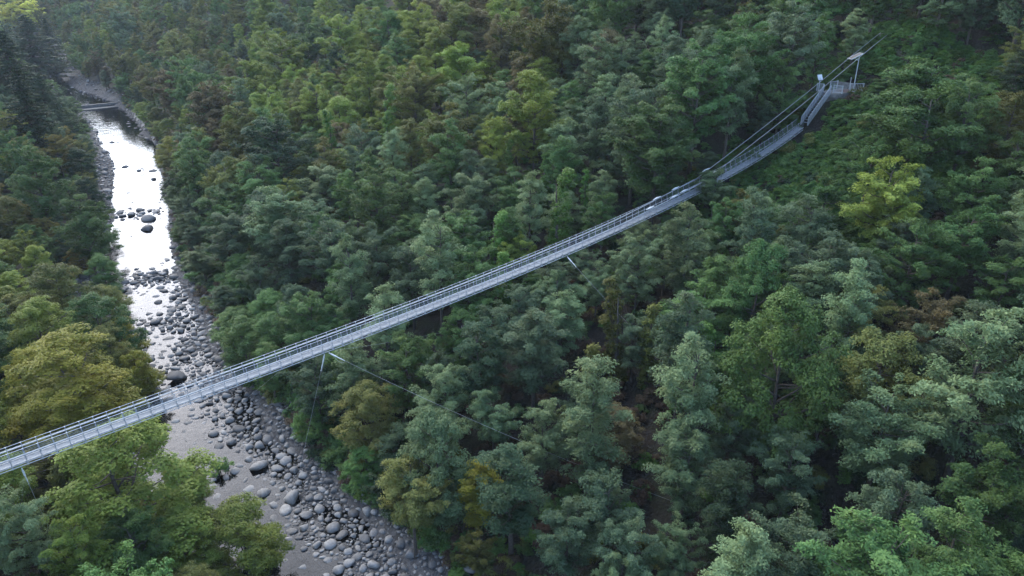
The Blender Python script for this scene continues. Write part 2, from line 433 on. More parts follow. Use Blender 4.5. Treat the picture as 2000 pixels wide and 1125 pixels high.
def guy(s, side, target, label, sag=.6):
    """wind guy from a bracket under the deck edge to an anchor; side 0 near, 1 far"""
    nn = -.20 if side == 0 else BW + .20
    p0 = bp(s, nn, -.13); p1 = Vector(target); d = (p1 - p0)
    root = empty('guy_cable', p0, label=label, cat='cable', group='wind guys under the footbridge')
    pts = []
    for k in range(25):
        f = k / 24; p = p0 + d * f; p.z -= sag * 4 * f * (1 - f) * .5; pts.append(p - p0)
    t = (pts[1] - pts[0]).normalized()
    wire = link('wire', MB().tube(pts, .011, 5).mesh('wire', M_WIRE, True), root)
    tb = MB(); tb.bar(t * .1, t * 1.4, .06, .05); tb.bar(t * .3, t * .85, .10, .08); tb.bar(t * 1.4, t * 1.7, .04)
    tbo = link('turnbuckle', tb.mesh('turnbuckle', M_WHITE), root)
    lp = MB(); up = Vector((0, 0, -1))
    lp.tube([t * .5 + up * .02, t * .8 + up * .28, t * 1.15 + up * .42, t * 1.5 + up * .32, t * 1.75 + up * .05], .012, 4)
    link('slack_loop', lp.mesh('slack_loop', M_WIRE), tbo)
    an = MB(); an.box((0, 0, 0), (.5, .5, .4)); an.bar((0, 0, .1), tuple(-t * .5), .06)
    link('anchor_block', an.mesh('anchor_block', M_CONC), root, loc=p1 - p0)
def s_at(x):  # deck position seen at a photo column
    best = min(np.arange(S0, S1, .1), key=lambda s: abs(proj(*bp(s, 0, 0))[0] - x)); return best
def ground_at(px): 
    P, t = hit(*px); return Vector(P)
sB = s_at(632)
guy(sB, 0, ground_at((553, 1062)), 'guy wire dropping from the bridge to the stony river bank', .3)
guy(sB + .3, 0, ground_at((1330, 985)), 'guy wire slanting down the slope from above the river edge', 1.2)
guy(s_at(1105), 0, ground_at((1500, 900)), 'guy wire running from the middle of the bridge down the slope', 1.2)
guy(s_at(40), 0, ground_at((135, 1118)), 'guy wire dropping into yellow-green trees on the near bank', .2)
gp = ground_at((452, 800)); guy(s_at(588), 1, gp, 'guy wire slanting down behind the bridge to the river edge', .3)
gq = ground_at((905, 640)); guy(s_at(600), 1, gq, 'faint guy wire leading from behind the bridge towards the brown thicket', .6)

# ------------------------------------------------------------------ landing at the far end
def lp_(s, nn, z): 
    p = BO + BD * s + BN * nn; return Vector((p[0], p[1], z))
ANG = math.atan2(BD[1], BD[0])
ROTZ = Matrix.Rotation(ANG, 3, 'Z')
ZE = deck_z(74.5)
ZP = -17.0
def build_landing():
    st = empty('access_stair', lp_(74.6, BW / 2, ZE), label='short steep steel stair with mesh sides climbing from bridge to landing', cat='stair')
    inv = -Vector(st.location)
    nst = 12; s0, s1 = 74.6, 78.9
    tr = MB().box((0, 0, 0), (.30, BW - .06, .05)).mesh('tread', M_DECK)
    for i in range(nst):
        f = (i + .5) / nst
        o = link('tread', tr, st); o.location = lp_(s0 + (s1 - s0) * f, BW / 2, ZE + (ZP - ZE) * (i + 1) / nst) + inv; o.rotation_euler = (0, 0, ANG)
    for nn in (-.06, BW + .06):
        a = lp_(s0, nn, ZE); b = lp_(s1, nn, ZP); up = Vector((0, 0, 1))
        link('stringer', MB().bar(a - up * .02, b - up * .02, .06, .22).mesh('stringer', M_STEEL), st, loc=inv)
        link('handrail', MB().tube([a + up * 1.05, b + up * 1.05], .035).mesh('handrail', M_GREYFENCE), st, loc=inv)
        for k in range(9):
            f = k / 8; p = a + (b - a) * f
            link('baluster', MB().bar(p, p + up * 1.05, .05).mesh('baluster', M_GREYFENCE), st, loc=inv)
        me = MB(); n3 = Vector((BN[0], BN[1], 0)) * (.03 if nn > 0 else -.03)
        for k in range(5): me.bar(a + up * (.22 + .17 * k) + n3, b + up * (.22 + .17 * k) + n3, .012, .09)
        link('mesh_panel', me.mesh('mesh_panel', M_STEEL), st, loc=inv)
    # concrete landing
    ld = empty('landing', lp_(81.7, .5, ZP), ANG, label='concrete landing with brown paving at the top of the stair', cat='landing')
    link('slab', MB().box((0, -.1, -.30), (5.2, 2.7, .5)).mesh('slab', M_CONC), ld)
    link('foundation', MB().box((.2, -.1, -1.25), (4.4, 2.3, 1.4)).mesh('foundation', M_CONC), ld)
    pv = MB().box((0, 0, 0), (.46, .46, .06)).mesh('paving_slab', M_CONC); pb = MB().box((0, 0, 0), (.46, .46, .06)).mesh('paving_slab', M_BRICKPAVE)
    for i in range(10):
        for j in range(5):
            o = link('paving_slab', pb if (j < 3 and i > 3) else pv, ld, loc=(-2.2 + i * .49, -1.1 + j * .5, -.02 + .008 * ((i * 7 + j * 3) % 3)))
    link('step', MB().box((.9, -1.75, .03), (1.7, .35, .16)).mesh('step', M_WHITE), ld)
    link('retaining_wall', MB().box((2.8, .5, .25), (.3, 2.6, 1.1)).mesh('retaining_wall', M_CONC), ld)
    def fence(p, q, lab, h=1.05, nb=8):
        r = empty('railing_section', p, label=lab, cat='railing', group='railings round the landing')
        d = Vector(q) - Vector(p)
        link('top_rail', MB().bar((0, 0, h), d + Vector((0, 0, h)), .06).mesh('top_rail', M_GREYFENCE), r)
        link('bottom_rail', MB().bar((0, 0, .15), d + Vector((0, 0, .15)), .05).mesh('bottom_rail', M_GREYFENCE), r)
        for e in (Vector((0, 0, 0)), d): link('post', MB().bar(e, e + Vector((0, 0, h + .05)), .09).mesh('post', M_GREYFENCE), r)
        bm_ = MB().bar((0, 0, .15), (0, 0, h), .028).mesh('bar', M_GREYFENCE)
        for k in range(1, nb): link('bar', bm_, r, loc=d * (k / nb))
    zz = ZP + .02
    fence(lp_(79.1, 1.20, zz), lp_(79.0, 2.1, zz), 'short railing section left of the stair head, under the white board')
    fence(lp_(79.2, -.3, zz), lp_(79.6, -1.35, zz), 'low railing section on the ivy side of the stair head')
    fence(lp_(81.6, 1.7, zz), lp_(83.4, 1.7, zz), 'railing section at the back of the landing under the support cables')
    fence(lp_(82.4, -.85, zz), lp_(83.9, -1.9, zz), 'railing section beside the tall mast pole')
    b = empty('notice_board', lp_(78.9, 1.5, ZP), label='blank white notice board on two thin posts beside the stair head', cat='board')
    M = (Matrix.Rotation(ANG, 3, 'Z') @ Matrix.Rotation(R(20), 3, 'X'))
    link('board', MB().box((-.25, .1, 1.95), (.06, .85, .75), Matrix.Rotation(R(-62), 3, 'Z') @ Matrix.Rotation(R(-28), 3, 'Y')).mesh('board', M_WHITE), b)
    for k in (-.25, .25): link('post', MB().bar((-.2 + k * .5, .1 + k, 0), (-.2 + k * .5, .1 + k, 1.9), .05).mesh('post', M_GREYFENCE), b)
    m = empty('panel_mast', lp_(82.2, -1.45, ZP - .2), label='tall thin pole carrying a slanted flat panel beside the landing', cat='mast')
    link('pole', MB().tube([(0, 0, 0), (0, 0, 5.2)], .065, 8).mesh('pole', M_GREYFENCE), m)
    P = Matrix.Rotation(R(10), 3, 'Z') @ Matrix.Rotation(R(-24), 3, 'Y')
    pno = link('panel', MB().box((-.55, 0, 5.0), (1.7, 1.0, .05), P).mesh('panel', M_PANEL), m)
    fr = MB()
    for k in (-.5, .5):
        fr.box(Vector((-.55, 0, 5.0)) + P @ Vector((0, k, .0)), (1.74, .05, .09), P); fr.box(Vector((-.55, 0, 5.0)) + P @ Vector((k * 1.7, 0, 0)), (.05, 1.04, .09), P)
    link('panel_frame', fr.mesh('panel_frame', M_GREYFENCE), pno)
    link('brace', MB().bar((0, 0, 4.4), (-.8, 0, 4.85), .05).mesh('brace', M_GREYFENCE), m)
    t = empty('marker_post', lp_(84.0, .2, ZP), label='thin pale post standing at the back edge of the landing', cat='post')
    link('shaft', MB().tube([(0, 0, 0), (.05, 0, 1.6)], .05, 6).mesh('shaft', M_GREYFENCE), t)
    link('cap', MB().box((.05, 0, 1.63), (.12, .12, .07)).mesh('cap', M_GREYFENCE), t)
    a = empty('cable_anchor', lp_(92.6, BW / 2, -10.9), ANG, label='concrete block anchoring the support cables in the dark trees', cat='anchor')
    link('block', MB().box((0, 0, 0), (1.4, 2.2, 1.8)).mesh('block', M_CONC), a)
    link('anchor_plate', MB().box((-.72, 0, .3), (.06, 1.7, .5)).mesh('anchor_plate', M_STEEL), a)
build_landing()
def build_left_abutment():
    a = empty('bridge_abutment', lp_(S0 - .9, BW / 2, deck_z(S0)), ANG, label='concrete abutment carrying the near end of the footbridge on the left bank', cat='abutment')
    link('block', MB().box((0, 0, -1.6), (1.7, 2.6, 3.2)).mesh('block', M_CONC), a)
    link('sill', MB().box((.2, 0, .03), (1.2, 1.6, .05)).mesh('sill', M_CONC), a)
build_left_abutment()

# ------------------------------------------------------------------ weir and bank wall far up the river
M_WEIR = simple('wet_concrete', (.13, .125, .12), .8, 0, 1.5, .35, .4, .05)
def along(a0, a1, off, n):
    aa = np.linspace(a0, a1, n); cx = np.interp(aa, CLA, CLS[:, 0]); cy = np.interp(aa, CLA, CLS[:, 1])
    tx = np.gradient(cx); ty = np.gradient(cy); L = np.hypot(tx, ty); return [Vector((cx[k] + ty[k] / L[k] * off, cy[k] - tx[k] / L[k] * off, 0)) for k in range(n)]
def build_weir():
    pL = along(A_WEIR - .5, A_WEIR + .5, -8.5, 3)[1]; pR = along(A_WEIR - .5, A_WEIR + .5, 7.6, 3)[1]
    w = empty('weir', (pL + pR) / 2 + Vector((0, 0, -50)), label='low stepped concrete weir across the river far upstream', cat='weir')
    d = (pR - pL); n = Vector((-d.y, d.x, 0)).normalized(); h = d / 2
    if n.y < 0: n = -n
    link('crest', MB().bar(-h + Vector((0, 0, .40)), h + Vector((0, 0, .40)), 1.0, 1.5).mesh('crest', M_WEIR), w)
    link('apron', MB().bar(-h - n * 2.4 + Vector((0, 0, -.15)), h - n * 2.4 + Vector((0, 0, -.15)), 2.6, .5).mesh('apron', M_WEIR), w)
    link('lower_sill', MB().bar(-h - n * 5.0 + Vector((0, 0, -.05)), h - n * 4.2 + Vector((0, 0, -.05)), .7, .7).mesh('lower_sill', M_WEIR), w)
    pts = along(A_WEIR - 74, A_WEIR + 9, 7.0, 15)
    b = empty('bank_wall', pts[7] + Vector((0, 0, -50)), label='sloping grey concrete bank wall along the pool below the weir', cat='wall')
    for i in range(14):
        p, q = pts[i] - pts[7], pts[i + 1] - pts[7]
        tt = (q - p).normalized(); nn = Vector((tt.y, -tt.x, 0))
        M = Matrix((tt, nn * -1, Vector((0, 0, 1)))).transposed()
        k = MB(); L = (q - p).length
        v = []
        for e in (p + tt * .03, q - tt * .03):
            v += [e + Vector((0, 0, -1)), e + nn * 1.5 + Vector((0, 0, 1.7)), e + nn * 2.1 + Vector((0, 0, 1.7)), e + nn * 2.1 + Vector((0, 0, -1))]
        k.v = [tuple(x) for x in v]; k.f = [(0, 1, 2, 3), (7, 6, 5, 4), (0, 4, 5, 1), (1, 5, 6, 2), (2, 6, 7, 3), (3, 7, 4, 0)]
        link('wall_segment', k.mesh('wall_segment', M_CONC), b)
build_weir()

# ------------------------------------------------------------------ stones
def rock_base(seed, sub):
    bm = bmesh.new(); bmesh.ops.create_icosphere(bm, subdivisions=sub, radius=1)
    r = np.random.default_rng(seed)
    V = np.array([v.co for v in bm.verts]); Fc = np.array([[v.index for v in f.verts] for f in bm.faces]); bm.free()
    for k in range(12):                                  # flatten against random planes -> facets
        n = r.normal(size=3); n /= np.linalg.norm(n); d = r.uniform(.5, .9)
        h = V @ n; V = V - np.clip(h - d, 0, None)[:, None] * n * .95
    V = V * (1 + .025 * r.normal(size=(len(V), 1)))
    return V * np.array([r.uniform(.9, 1.25), r.uniform(.75, 1.0), r.uniform(.42, .68)]), Fc
ROCKS = [rock_base(i, 2) for i in range(10)]; PEBB = [rock_base(20 + i, 1) for i in range(10)]
BOULD = []
for i in range(8):
    V, Fc = rock_base(50 + i, 2); BOULD.append(mesh_np('boulder', V, Fc.ravel(), np.full(len(Fc), 3), M_ROCK, tint=np.full(len(Fc), i / 8), smooth=False))
def scatter_stones():
    st = []
    # hand-placed big boulders: photo pixel, width in px
    hand = [(290, 428, 34, 'largest dark boulder in the middle of the bright pool'), (288, 447, 30, 'broad boulder just in front of the largest one in the pool'),
            (272, 410, 24, 'dark boulder behind the largest one in the pool'), (268, 402, 14, 'small boulder at the back of the pool group'),
            (348, 738, 44, 'wide flat boulder right behind the bridge in mid river'), (258, 512, 15, 'lone dark boulder at the foot of the bright pool'),
            (395, 770, 24, 'pale boulder close under the bridge at midstream'), (505, 912, 42, 'broad pale boulder below the bridge in the stone bank'),
            (570, 972, 46, 'large rounded boulder beside the guy wire at the water'), (516, 962, 36, 'dark wet boulder at the water below the bridge'),
            (590, 1105, 36, 'smooth boulder peeping from behind the light green tree'), (436, 915, 26, 'boulder at the water edge in the near pool'),
            (424, 900, 26, 'boulder beside the small water plant in the near pool'), (402, 873, 14, 'small lone dark stone in the near pool'),
            (650, 1030, 34, 'pale angular boulder in the lower stone bank'), (645, 1063, 30, 'rounded boulder lowest in the stone bank'),
            (535, 985, 26, 'pale pointed boulder by the water below the bridge'), (450, 820, 24, 'boulder under the bridge edge in the stone field'),
            (290, 612, 22, 'boulder in the middle of the upper riffle'), (308, 705, 18, 'isolated stone in the water behind the bridge'),
            (295, 670, 20, 'stone standing in the riffle behind the bridge'), (340, 540, 24, 'dark boulder at the right edge of the upper riffle')]
    for x, y, w, lab in hand:
        r = ray(x, y); p = r * (-49.9 / r[2]); st.append((p[0], p[1], w * (-49.9 / r[2]) / F / 2, lab))
    r2 = np.random.default_rng(21)
    N = 190000
    a = np.where(r2.random(N) < .55, r2.uniform(20, arc_at_y(125), N), r2.uniform(20, A_WEIR + 170, N)); u = r2.uniform(-8.8, 9.6, N)
    cx = np.interp(a, CLA, CLS[:, 0]); cy = np.interp(a, CLA, CLS[:, 1]); e = 1.0
    tx = np.interp(a + e, CLA, CLS[:, 0]) - cx; ty = np.interp(a + e, CLA, CLS[:, 1]) - cy; L = np.hypot(tx, ty); tx /= L; ty /= L
    x = cx + ty * u; y = cy - tx * u
    o = np.where((u > 6.6) & (y < 104), .1, bed_offset(u, a, x, y)); o = np.where((y > 112) & (u > 5.2), -.4, o)
    size = .10 * (1 - r2.random(N)) ** (-1 / 1.85); size = np.clip(size, .10, .26 + .5 * r2.random(N) ** 2.5)
    far = np.clip((np.hypot(x, y) - 60) / 150, 0, 1); size = size * (1 + .6 * far)
    prob = np.clip((o + .50) / .36, .10, 1) ** 1.2 * np.where(y > 270, .3, np.where(y > 120, .55, 1))
    keep = (r2.random(N) < prob) & (y > 25)
    idx = np.where(keep)[0]
    idx = idx[np.argsort(-size[idx])]
    cell = {}; out = []
    for k in idx:                                        # no two stones through each other
        g = (int(x[k] // 1.5), int(y[k] // 1.5)); ok = True
        for i in (-1, 0, 1):
            for j in (-1, 0, 1):
                for q in cell.get((g[0] + i, g[1] + j), ()):
                    if (x[k] - q[0]) ** 2 + (y[k] - q[1]) ** 2 < (.80 * (size[k] + q[2])) ** 2: ok = False; break
                if not ok: break
            if not ok: break
        if ok and any((x[k] - h[0]) ** 2 + (y[k] - h[1]) ** 2 < (.9 * (size[k] + h[2])) ** 2 for h in st): ok = False
        if ok: cell.setdefault(g, []).append((x[k], y[k], size[k])); out.append((x[k], y[k], size[k], u[k], a[k]))
        if len(out) > 21000: break
    return st, out
hand_rocks, stones = scatter_stones()
def place_boulder(i, x, y, s, label, group=None):
    o = bpy.data.objects.new('boulder', BOULD[i % len(BOULD)]); COL.objects.link(o)
    z = float(terrain(np.array([x]), np.array([y]))[0])
    o.location = (x, y, max(z, -50.45 if y < 276 else -49.4) + s * .22); o.scale = (s, s, s); o.rotation_euler = (random.uniform(-.2, .2), random.uniform(-.2, .2), random.uniform(0, 6.28))
    tag(o, label, 'boulder', group or 'boulders in the river bed'); return o
for i, (x, y, s, lab) in enumerate(hand_rocks): place_boulder(i, x, y, s, lab)
ORD = ['first', 'second', 'third', 'fourth', 'fifth', 'sixth', 'seventh', 'eighth', 'ninth', 'tenth', 'eleventh', 'twelfth', 'thirteenth', 'fourteenth', 'fifteenth', 'sixteenth', 'seventeenth', 'eighteenth', 'nineteenth', 'twentieth'] + ['twenty-' + w for w in ('first', 'second', 'third', 'fourth', 'fifth', 'sixth', 'seventh', 'eighth', 'ninth')]
def rock_zone(px, py):
    if py > 1070: return 'at the very bottom of the stone bank'
    if py > 1035: return 'in the second lowest part of the bank'
    if py > 1000: return 'in the stone bank below the wire foot'
    if py > 920: return 'in the stone bank beside the hanging guy wire'
    if py > 860: return 'in the stones around the small dark pools'
    if py > 770: return 'just below the bridge in the boulder field'
    if py > 690: return 'just behind the bridge in the boulder field'
    if py > 610: return 'in the middle of the upper riffle'
    if py > 530: return 'at the head of the upper riffle'
    if py > 450: return 'at the margin of the bright pool'
    if py > 380: return 'near the big dark boulders in the pool'
    if py > 230: return 'along the edge of the narrow far pool'
    return 'in the rapids above the weir'
def boulders():
    c = []
    for k, (x, y, s, u, a) in enumerate(stones):
        px, py, zc = proj(x, y, -50)
        if 0 < px < 2000 and 0 < py < 1125 and zc > 10: c.append((s * F / zc, k, px, py))
    c.sort(reverse=True); c = c[:270]; zones = {}
    for sz, k, px, py in c: zones.setdefault(rock_zone(px, py), []).append((px, k, sz))
    for zn, L in zones.items():
        L.sort(); 
        for i, (px, k, sz) in enumerate(L):
            x, y, s, u, a = stones[k]
            word = 'large' if sz > 22 else 'middling' if sz > 15 else 'small'
            place_boulder(k, x, y, s, None)['_z'] = 0
            o = COL.objects[-1]
            side = 'left' if i < len(L) / 2 else 'right'; j = i if side == 'left' else len(L) - 1 - i
            o['label'] = f'{word} grey stone, {ORD[min(j, 28)]} from the {side}, {zn}'
            del o['_z']
    return {k for _, k, _, _ in c}
used = boulders()
def stone_mass():
    Vs, Fs, T = [], [], []; n = 0; r = np.random.default_rng(5)
    for k, (x, y, s, u, a) in enumerate(stones):
        if k in used: continue
        V, Fc = (ROCKS if s * F / math.hypot(x, y, 50) > 3.2 else PEBB)[k % 10]
        t = r.uniform(0, 6.28); ct, sn = math.cos(t), math.sin(t)
        W = V * s; W = np.stack([W[:, 0] * ct - W[:, 1] * sn, W[:, 0] * sn + W[:, 1] * ct, W[:, 2]], 1)
        Vs.append(W + np.array([x, y, 0])); Fs.append(Fc + n); T.append(np.full(len(Fc), r.random())); n += len(V)
    P = np.array([[x, y, s] for k, (x, y, s, u, a) in enumerate(stones) if k not in used])
    z = terrain(P[:, 0], P[:, 1]); z = np.maximum(z, np.where(P[:, 1] < 276, -50.4, -49.3)) + P[:, 2] * .25
    cnt = [len(v) for v in Vs]; V = np.concatenate(Vs); V[:, 2] += np.repeat(z, cnt)
    Fc = np.concatenate(Fs)
    link('gravel', mesh_np('gravel', V, Fc.ravel(), np.full(len(Fc), 3), M_ROCK, tint=np.concatenate(T), smooth=False), kind='stuff', label='grey river stones and gravel covering the bed and banks')
stone_mass()

# ------------------------------------------------------------------ trees
def leaves_mesh(name, C, N, size, aspect, tint, m, r):
    """diamond leaf at each centre C, facing N"""
    n = len(C)
    N = N / np.linalg.norm(N, axis=1)[:, None]
    h = r.normal(size=(n, 3)); T = np.cross(N, h); T /= np.linalg.norm(T, axis=1)[:, None]
    # leaves hang: bias the long axis outward and down
    B = np.cross(N, T)
    L = size[:, None]; W = L * aspect
    v0 = C - T * L * .5; v2 = C + T * L * .5 - np.array([0, 0, 1]) * L * .12
    v1 = C + B * W * .5 + T * L * .05; v3 = C - B * W * .5 + T * L * .05
    V = np.stack([v0, v1, v2, v3], 1).reshape(-1, 3)
    i = np.arange(n * 4)
    return mesh_np(name, V, i, np.full(n, 4), m, tint=tint)
def unit(r, n):
    v = r.normal(size=(n, 3)); return v / np.linalg.norm(v, axis=1)[:, None]
def lobes_to_leaves(lobes, r, sub_n, sub_r, per, flat=.5, leaf=(.26, .40)):
    """lobes: (centre, radius) -> sub pads on each lobe's upper outside -> leaves"""
    Cs, Ns, Ts = [], [], []
    for c, R_ in lobes:
        ns = max(6, int(sub_n * (R_ / 1.5) ** 2)); d = unit(r, ns * 3); d = d[d[:, 2] > -.55][:ns]
        lt = r.uniform(-.2, .2)
        for q in d:
            pc = c + q * R_ * r.uniform(.72, 1.05) * np.array([1, 1, .8]); pr = sub_r * r.uniform(.65, 1.3)
            k = int(per * (pr / sub_r) ** 2)
            e = unit(r, k); rad = r.random((k, 1)) ** .45
            P = e * rad * np.array([pr, pr, pr * flat])
            P[:, 2] -= .30 * (P[:, 0] ** 2 + P[:, 1] ** 2) / pr                  # tips droop
            nn = e * np.array([.5, .5, 1.0]) + np.array([0, 0, .8]) + q * .35 + r.normal(size=(k, 3)) * .38
            Cs.append(pc + P); Ns.append(nn); Ts.append(np.clip(.5 + lt + r.uniform(-.18, .18) + r.normal(size=k) * .18, 0, 1))
    C = np.concatenate(Cs); N = np.concatenate(Ns); T = np.concatenate(Ts)
    return C, N, r.uniform(leaf[0], leaf[1], len(C)), T
def trunk_mesh(name, H, r0, lobes, r, lean=.4, n_tw=0, m=None):
    mb = MB(); ax = Vector((r.uniform(-lean, lean), r.uniform(-lean, lean), 0))
    def axis(f): return Vector((0, 0, H * f)) + ax * (f * f) + Vector((.12 * math.sin(5 * f + ax.x), .12 * math.cos(4 * f), 0)) * f
    fs = [0, .12, .3, .5, .7, .85]
    pts = [axis(f) for f in fs]; pts[0].z = -1.2
    mb.tube(pts, [r0 * 1.35, r0, r0 * .85, r0 * .65, r0 * .42, r0 * .18], 7)
    for c, R_ in lobes:
        c = Vector(c); f = min(.8, max(.2, (c.z - np.hypot(c.x, c.y) * .55) / H))
        a = axis(f); mid = a.lerp(c, .5) + Vector((0, 0, -.15 * (c - a).length * .5))
        rr = r0 * (1 - f) * .55 + .02
        mb.tube([a, mid, c], [rr, rr * .7, rr * .3], 5)
        for k in range(n_tw):
            e = Vector(unit(r, 1)[0]) * R_; e.z = abs(e.z) * .7
            mb.tube([mid.lerp(c, .6), c + e * .5, c + e], [rr * .4, rr * .25, .012], 4)
    return mb.mesh(name, m or M_BARK, True)
PROTO = {}
def add_proto(kind, crown, trunk, W, H): PROTO.setdefault(kind, []).append((crown, trunk, W, H))
def make_locust(seed, H=12.0, W=7.0, base=.38, n=13, sub_n=17, per=100, leaf=(.18, .31), asp=.44, sub_r=.62, top=.75, droop=0.0, rl=1.0):
    r = np.random.default_rng(seed); lobes = []
    g = r.uniform(0, 6.28)
    for i in range(n):
        f = (i + .5) / n                                     # low to high
        z = H * (base + (.93 - base) * f)
        env = W / 2 * (math.sin(math.pi * (.18 + .72 * f)) ** .7) * r.uniform(.5, 1.06)
        R_ = r.uniform(.85, 1.55) * rl * W / 7.0 * (1.1 - .25 * f)
        g += 2.4 + r.uniform(-.5, .5); rad = max(0, env - R_ * .75)
        lobes.append((np.array([rad * math.cos(g), rad * math.sin(g), z - R_ * .3]), R_))
    lobes.append((np.array([r.uniform(-.5, .5), r.uniform(-.5, .5), H - 1.1]), top * 1.3))
    C, N, S, T = lobes_to_leaves(lobes, r, sub_n, sub_r, per, .5, leaf)
    if droop: C[:, 2] -= droop * np.hypot(C[:, 0], C[:, 1])
    cr = leaves_mesh('crown', C, N, S, asp, T, LEAF['green'], r)
    return cr, trunk_mesh('trunk', H, .17 * H / 12, lobes, r), 2 * np.percentile(np.hypot(C[:, 0], C[:, 1]), 97), np.percentile(C[:, 2], 99.7)
def make_feathery(seed, H=13.0, W=7.6, base=.22, nb=34, per=125, leaf=(.18, .31), asp=.42, multi=1, spread=1.0):
    """crown of plume-like boughs: flattened, drooping sprays strung along rising limbs"""
    r = np.random.default_rng(seed); Cs, Ns, Ts, tips = [], [], [], []
    g = r.uniform(0, 6.28); off = r.uniform(-.16, .16, 2) * W
    # a few leaders make the outline uneven
    lead = [(np.array([0, 0]), 1.0)] + [(r.uniform(-.28, .28, 2) * W, r.uniform(.72, .93)) for _ in range(multi)]
    for i in range(nb):
        f = (i + .5) / nb
        (lo, lh) = lead[i % len(lead)]
        f2 = f * lh
        z0 = H * (base * .75 + (.86 - base * .75) * f2)
        prof = (math.sin(math.pi * (.16 + .80 * f ** .9)) ** .75)
        L = W / 2 * prof * r.uniform(.55, 1.08) * spread * (.85 if len(lead) > 2 else 1)
        g += 2.399 + r.uniform(-.45, .45); d = np.array([math.cos(g), math.sin(g)])
        rise = r.uniform(.25, .75) * (1.15 - .4 * f)
        o = np.array([*(lo * min(1, f * 1.3)), z0]); tip = o + np.array([d[0] * L, d[1] * L, L * rise + .35])
        tips.append((tip - (tip - o) * .12, .7)); lt = r.uniform(-.22, .22)
        m = max(3, int(2.2 + L * 1.9))
        for k in range(m):
            q = .30 + .72 * (k + r.random()) / m; pc = o + (tip - o) * min(q, 1.03) + r.normal(size=3) * np.array([.28, .28, .18]) * (1.2 - .4 * q)
            pl = r.uniform(.55, 1.0); pw = pl * r.uniform(.5, .75)               # long and narrow sprays
            a = math.atan2(d[1], d[0]) + r.uniform(-.9, .9); ca, sa = math.cos(a), math.sin(a)
            n_ = int(per * pl * r.uniform(.8, 1.2)); e = unit(r, n_); rad = r.random((n_, 1)) ** .5
            P = e * rad * np.array([pl, pw, .26 * pl + .05])
            P[:, 2] += .14 - .34 * (P[:, 0] ** 2 / pl + P[:, 1] ** 2 / pw) + .10 * P[:, 0]
            P = np.stack([P[:, 0] * ca - P[:, 1] * sa, P[:, 0] * sa + P[:, 1] * ca, P[:, 2]], 1)
            Cs.append(pc + P); Ns.append(np.stack([ca * .35 + r.normal(size=n_) * .42, sa * .35 + r.normal(size=n_) * .42, 1 + r.normal(size=n_) * .3], 1) + e * .35)
            Ts.append(np.clip(.5 + lt + r.uniform(-.15, .15) + r.normal(size=n_) * .16, 0, 1))
    C = np.concatenate(Cs); N = np.concatenate(Ns); T = np.concatenate(Ts)
    cr = leaves_mesh('crown', C, N, r.uniform(leaf[0], leaf[1], len(C)), asp, T, LEAF['green'], r)
    return cr, trunk_mesh('trunk', H * .92, .17 * H / 12, tips, r), 2 * np.percentile(np.hypot(C[:, 0], C[:, 1]), 97), np.percentile(C[:, 2], 99.8)
for sd in range(9): add_proto('locust', *make_feathery(100 + sd, 13, 7.6 + (sd % 3) * .5, base=.16 + .07 * (sd % 4), nb=36 + 3 * (sd % 4), multi=1 + sd % 4))
for sd in range(4): add_proto('slim', *make_feathery(140 + sd, 14, 5.0, base=.16 + .06 * sd, nb=40, multi=sd % 3, leaf=(.16, .28)))
for sd in range(5): add_proto('round', *make_locust(160 + sd, 10, 8.0, base=.14, n=30 + 2 * sd, sub_n=30, per=88, leaf=(.12, .21), asp=.62, sub_r=.52, top=.8, rl=.72))
def make_shrub(seed, H=2.6, W=3.4):
    r = np.random.default_rng(seed); lobes = []
    for i in range(7):
        a = r.uniform(0, 6.28); q = r.uniform(0, W * .32)
        lobes.append((np.array([q * math.cos(a), q * math.sin(a), r.uniform(.4, H * .72)]), r.uniform(.45, .8)))
    C, N, S, T = lobes_to_leaves(lobes, r, 34, .36, 42, .6, (.14, .26))
    C[:, 2] = np.abs(C[:, 2])
    return leaves_mesh('crown', C, N, S, .55, T, LEAF['scrub'], r), trunk_mesh('stem', H * .7, .04, lobes, r), 2 * np.percentile(np.hypot(C[:, 0], C[:, 1]), 97), np.percentile(C[:, 2], 99.5)
for sd in range(4): add_proto('shrub', *make_shrub(200 + sd))
def make_ivy(seed, H=11.0, W=1.9):
    r = np.random.default_rng(seed); lobes = []; ln = r.uniform(-.08, .08, 2)
    for i in range(16):
        z = H * (i + .5) / 16; w = W / 2 * (.55 + .45 * math.sin(math.pi * min(1, .25 + .75 * i / 15))) * r.uniform(.75, 1.1)
        lobes.append((np.array([ln[0] * z + r.uniform(-.2, .2), ln[1] * z + r.uniform(-.2, .2), z]), w * .85))
    C, N, S, T = lobes_to_leaves(lobes, r, 44, .34, 46, .9, (.13, .22))
    return leaves_mesh('ivy', C, N + np.array([0, 0, -.3]), S, .75, T, LEAF['ivy'], r), trunk_mesh('trunk', H, .16, [], r, .1), W * 1.1, np.percentile(C[:, 2], 99.7)
for sd in range(3): add_proto('ivy', *make_ivy(230 + sd))
